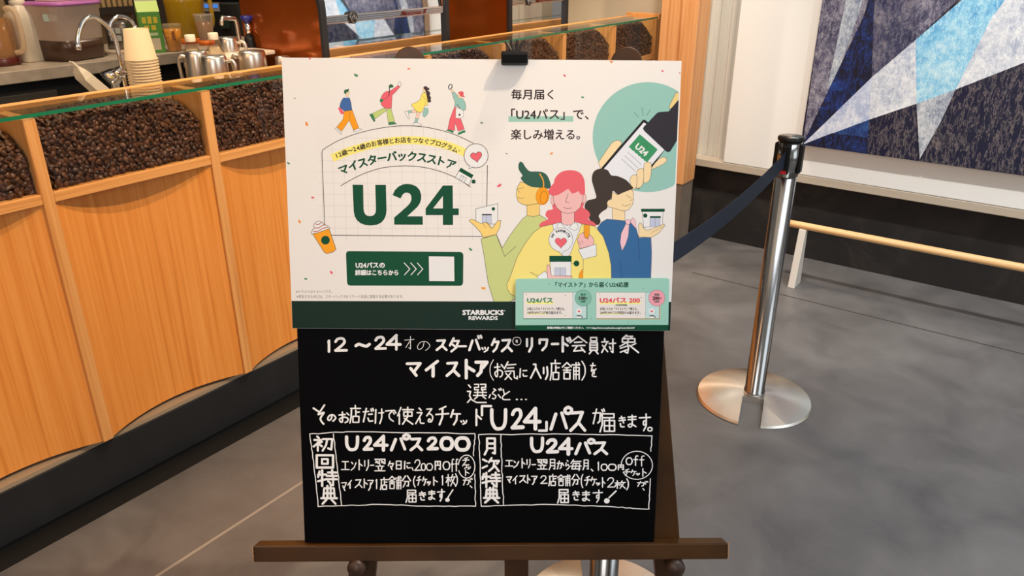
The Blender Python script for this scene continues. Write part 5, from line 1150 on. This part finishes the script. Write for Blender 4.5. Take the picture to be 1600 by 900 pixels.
# ------------------------------------------------------------------ mint insert card overlapping the lower right corner
NC = .0105
kx = [(805.4, 516.2), (1044.2, 516.2), (1045.5, 434.7), (805.7, 435.6)]
kc = thing('coupon_card', tuple(float(x) for x in spx(925, 516, .009)), 'mint green coupon card with two white tickets on the lower right corner of the poster', 'card')
def rounded(q, r):
    out = []
    for i in range(4):
        p = np.array(q[i]); a_ = np.array(q[i-1])-p; b_ = np.array(q[(i+1) % 4])-p; a_ = a_/np.linalg.norm(a_)*r; b_ = b_/np.linalg.norm(b_)*r
        for t in (0, .25, .5, .75, 1): out.append(tuple(p+a_*(1-t)**2+b_*t**2))
    return out
K = rounded(kx, 4); loc_ = [sloc(u, v, NC) for u, v in K]
m = MB(); m.hexa([S(x, u, NP+.0022) for x, u in loc_], [S(x, u, NC) for x, u in loc_]); m.build('card', mat('card_mint', pc(148, 190, 168), .45), kc)
A = Art(NC+3e-5); a = A; DK = (20, 70, 54); TW = (228, 212, 200)
a.poly([(805.6, 508.2), (1044.4, 507.8)]+rounded(kx, 4)[5:10][::-1]+rounded(kx, 4)[0:5][::-1], DG)
text(a, '「マイストア」から届くU24応援', 868, 440.8, 982, 448.8, DK, .25)
for x0, title, tc, amt, cc_, sh, sub in ((817.5, 'U24パス', (70, 128, 84), '100', (126, 174, 150), (66, 130, 100), None), (931.2, 'U24パス 200', (220, 84, 84), '200', (232, 150, 156), (216, 150, 70), '(初回特典)')):
    x1 = x0+99; y0, y1 = 456.6, 497.6
    a.poly([(x0+.8, y0+1), (x1+1.2, y0+1), (x1+1.2, y1+1.2), (x0+.8, y1+1.2)], sh); a.poly([(x0, y0), (x1, y0), (x1, y1), (x0, y1)], TW, (70, 96, 84), w=.4); xs = x0+77.4
    a.poly([(xs, y0+.2), (x1-.2, y0+.2), (x1-.2, y1-.2), (xs, y1-.2)], (190, 206, 198))
    for k in range(11): a.line([(xs, y0+1+k*3.7), (xs, y0+2.8+k*3.7)], (90, 104, 100), .6, new=False)
    w_ = 39.5 if sub is None else 62
    a.line([(x0+5.5, 473.5), (x0+8+w_, 473.5)], (244, 226, 130), 3.6); text(a, title, x0+6.4, 465, x0+6.4+w_, 473, tc, .45)
    if sub: text(a, sub, x0+30.6, 475.2, x0+49, 478.8, DK, .1)
    text(a, 'お気に入りの「マイストア」で使える。', x0+6.5, 480.2, x0+65, 485, (56, 50, 50), .1)
    a.line([(x0+6.5, 490), (x0+(39 if sub is None else 44), 490)], (244, 228, 150), 2.4)
    text(a, amt+('円OFFパスが毎月届きます。' if sub is None else '円OFFパスが初回のみ届きます。'), x0+6.5, 486.2, x0+(61 if sub is None else 69.5), 491, (56, 50, 50), .1)
    cx_ = x0+(93.6 if sub is None else 95); a.circ(cx_, 465.7, 12.8, cc_, (80, 120, 104), w=.5)
    text(a, '毎月' if sub is None else '初回', cx_-3.6, 458.7, cx_+3.6, 462, DK, .15); text(a, amt, cx_-6.5, 463.3, cx_+3.4, 468.6, INKD, .3); text(a, '円', cx_+3.9, 464.8, cx_+7, 467.8, INKD, .1); text(a, 'OFF', cx_-4, 469.8, cx_+4, 472.8, DK, .2)
    a.circ(x0+87.2, 486.3, 4.2, (232, 222, 216)); a.heart(x0+87.2, 486.6, 4.4, (214, 84, 96)); a.poly([(x0+83.6, 492.8), (x0+91, 492.8), (x0+91, 494.4), (x0+83.6, 494.4)], (34, 50, 46)); a.poly([(x0+84, 494.4), (x0+90.6, 494.4), (x0+90.6, 496.8), (x0+84, 496.8)], (232, 222, 216)); a.circ(x0+92.2, 495.3, 1.1, (34, 50, 46))
for x, y in ((822, 460), (883.5, 461.5), (858, 443.5), (883, 493), (1005, 451), (937, 459.5), (1002, 465), (996, 493), (924, 498), (981, 503.5)):
    a.circ(x, y, .8, (110, 136, 122))
text(a, '詳細は特設LPをご確認ください。 >>> https://www.starbucks.co.jp/rewards/u24/', 855, 510.4, 991.5, 514.5, WH, .12)
A.build('printed_artwork', kc)

# ------------------------------------------------------------------ black grip clip on the top edge
cx, cu_ = sloc(804, 92.5, NP); kp = .0011*1.0
cl = thing('grip_clip', tuple(float(x) for x in S(cx, cu_, .02)), 'black plastic grip clip holding the poster to the board at its top edge', 'clip')
px = 1.30/F
m = MB(); hw = 20.5*px; t_, b_ = 10.5*px, -9.8*px
def pr(w0, u0, r): return None
sec = [(NP+.0016, b_+.002), (NP+.0055, b_), (NP+.0125, b_+.003), (NP+.0195, t_-.006), (NP+.0185, t_-.001), (NP+.015, t_), (NP+.002, t_), (NP+.0016, t_-.002)]
# rounded front jaw: swept section whose lower corners are cut in
st = [(-1., .72), (-.97, .90), (-.90, 1.), (.90, 1.), (.97, .90), (1., .72)]; vs = []; fs = []; ns = len(sec)
for (xx, k) in st:
    for (nn_, uu) in sec: vs.append(S(cx+hw*xx, cu_+uu*k, NP+.0016+(nn_-NP-.0016)*k))
for i in range(len(st)-1):
    for q in range(ns): fs.append((i*ns+q, i*ns+(q+1) % ns, (i+1)*ns+(q+1) % ns, (i+1)*ns+q))
fs += [tuple(range(ns-1, -1, -1)), tuple(range((len(st)-1)*ns, len(st)*ns))]
m.add(vs, fs); m.build('front_jaw', BLACKP, cl, bevel=.0015, auto=None)
m = MB(); m.hexa([S(cx-hw*.9, cu_-.0, -.0164), S(cx+hw*.9, cu_-.0, -.0164), S(cx+hw*.9, cu_+t_, -.0164), S(cx-hw*.9, cu_+t_, -.0164)], [S(cx-hw*.9, cu_+.0, -.0161), S(cx+hw*.9, cu_+.0, -.0161), S(cx+hw*.9, cu_+t_, -.0161), S(cx-hw*.9, cu_+t_, -.0161)])
m.build('rear_jaw', BLACKP, cl)
m = MB(); m.hexa([S(cx-hw*.8, cu_+6*px, -.016), S(cx+hw*.8, cu_+6*px, -.016), S(cx+hw*.8, cu_+6*px, .016), S(cx-hw*.8, cu_+6*px, .016)], [S(cx-hw*.55, cu_+13*px, -.008), S(cx+hw*.55, cu_+13*px, -.008), S(cx+hw*.55, cu_+13*px, .010), S(cx-hw*.55, cu_+13*px, .010)]); m.build('hinge', BLACKP, cl, bevel=.001)
for k, (x0_, x1_, h_) in enumerate(((-5, -13.5, 26), (-2.6, -5.5, 29), (2.6, 4.5, 28.5), (5, 13, 26))):
    m = MB(); w_ = 2.1*px
    m.hexa([S(cx+x0_*px-w_, cu_+11.5*px, -.004), S(cx+x0_*px+w_, cu_+11.5*px, -.004), S(cx+x0_*px+w_, cu_+11.5*px, .013), S(cx+x0_*px-w_, cu_+11.5*px, .013)], [S(cx+x1_*px-w_, cu_+h_*px, -.006), S(cx+x1_*px+w_, cu_+h_*px, -.006), S(cx+x1_*px+w_, cu_+h_*px, .008), S(cx+x1_*px-w_, cu_+h_*px, .008)]); m.build('grip_fin', BLACKP, cl, bevel=.001)
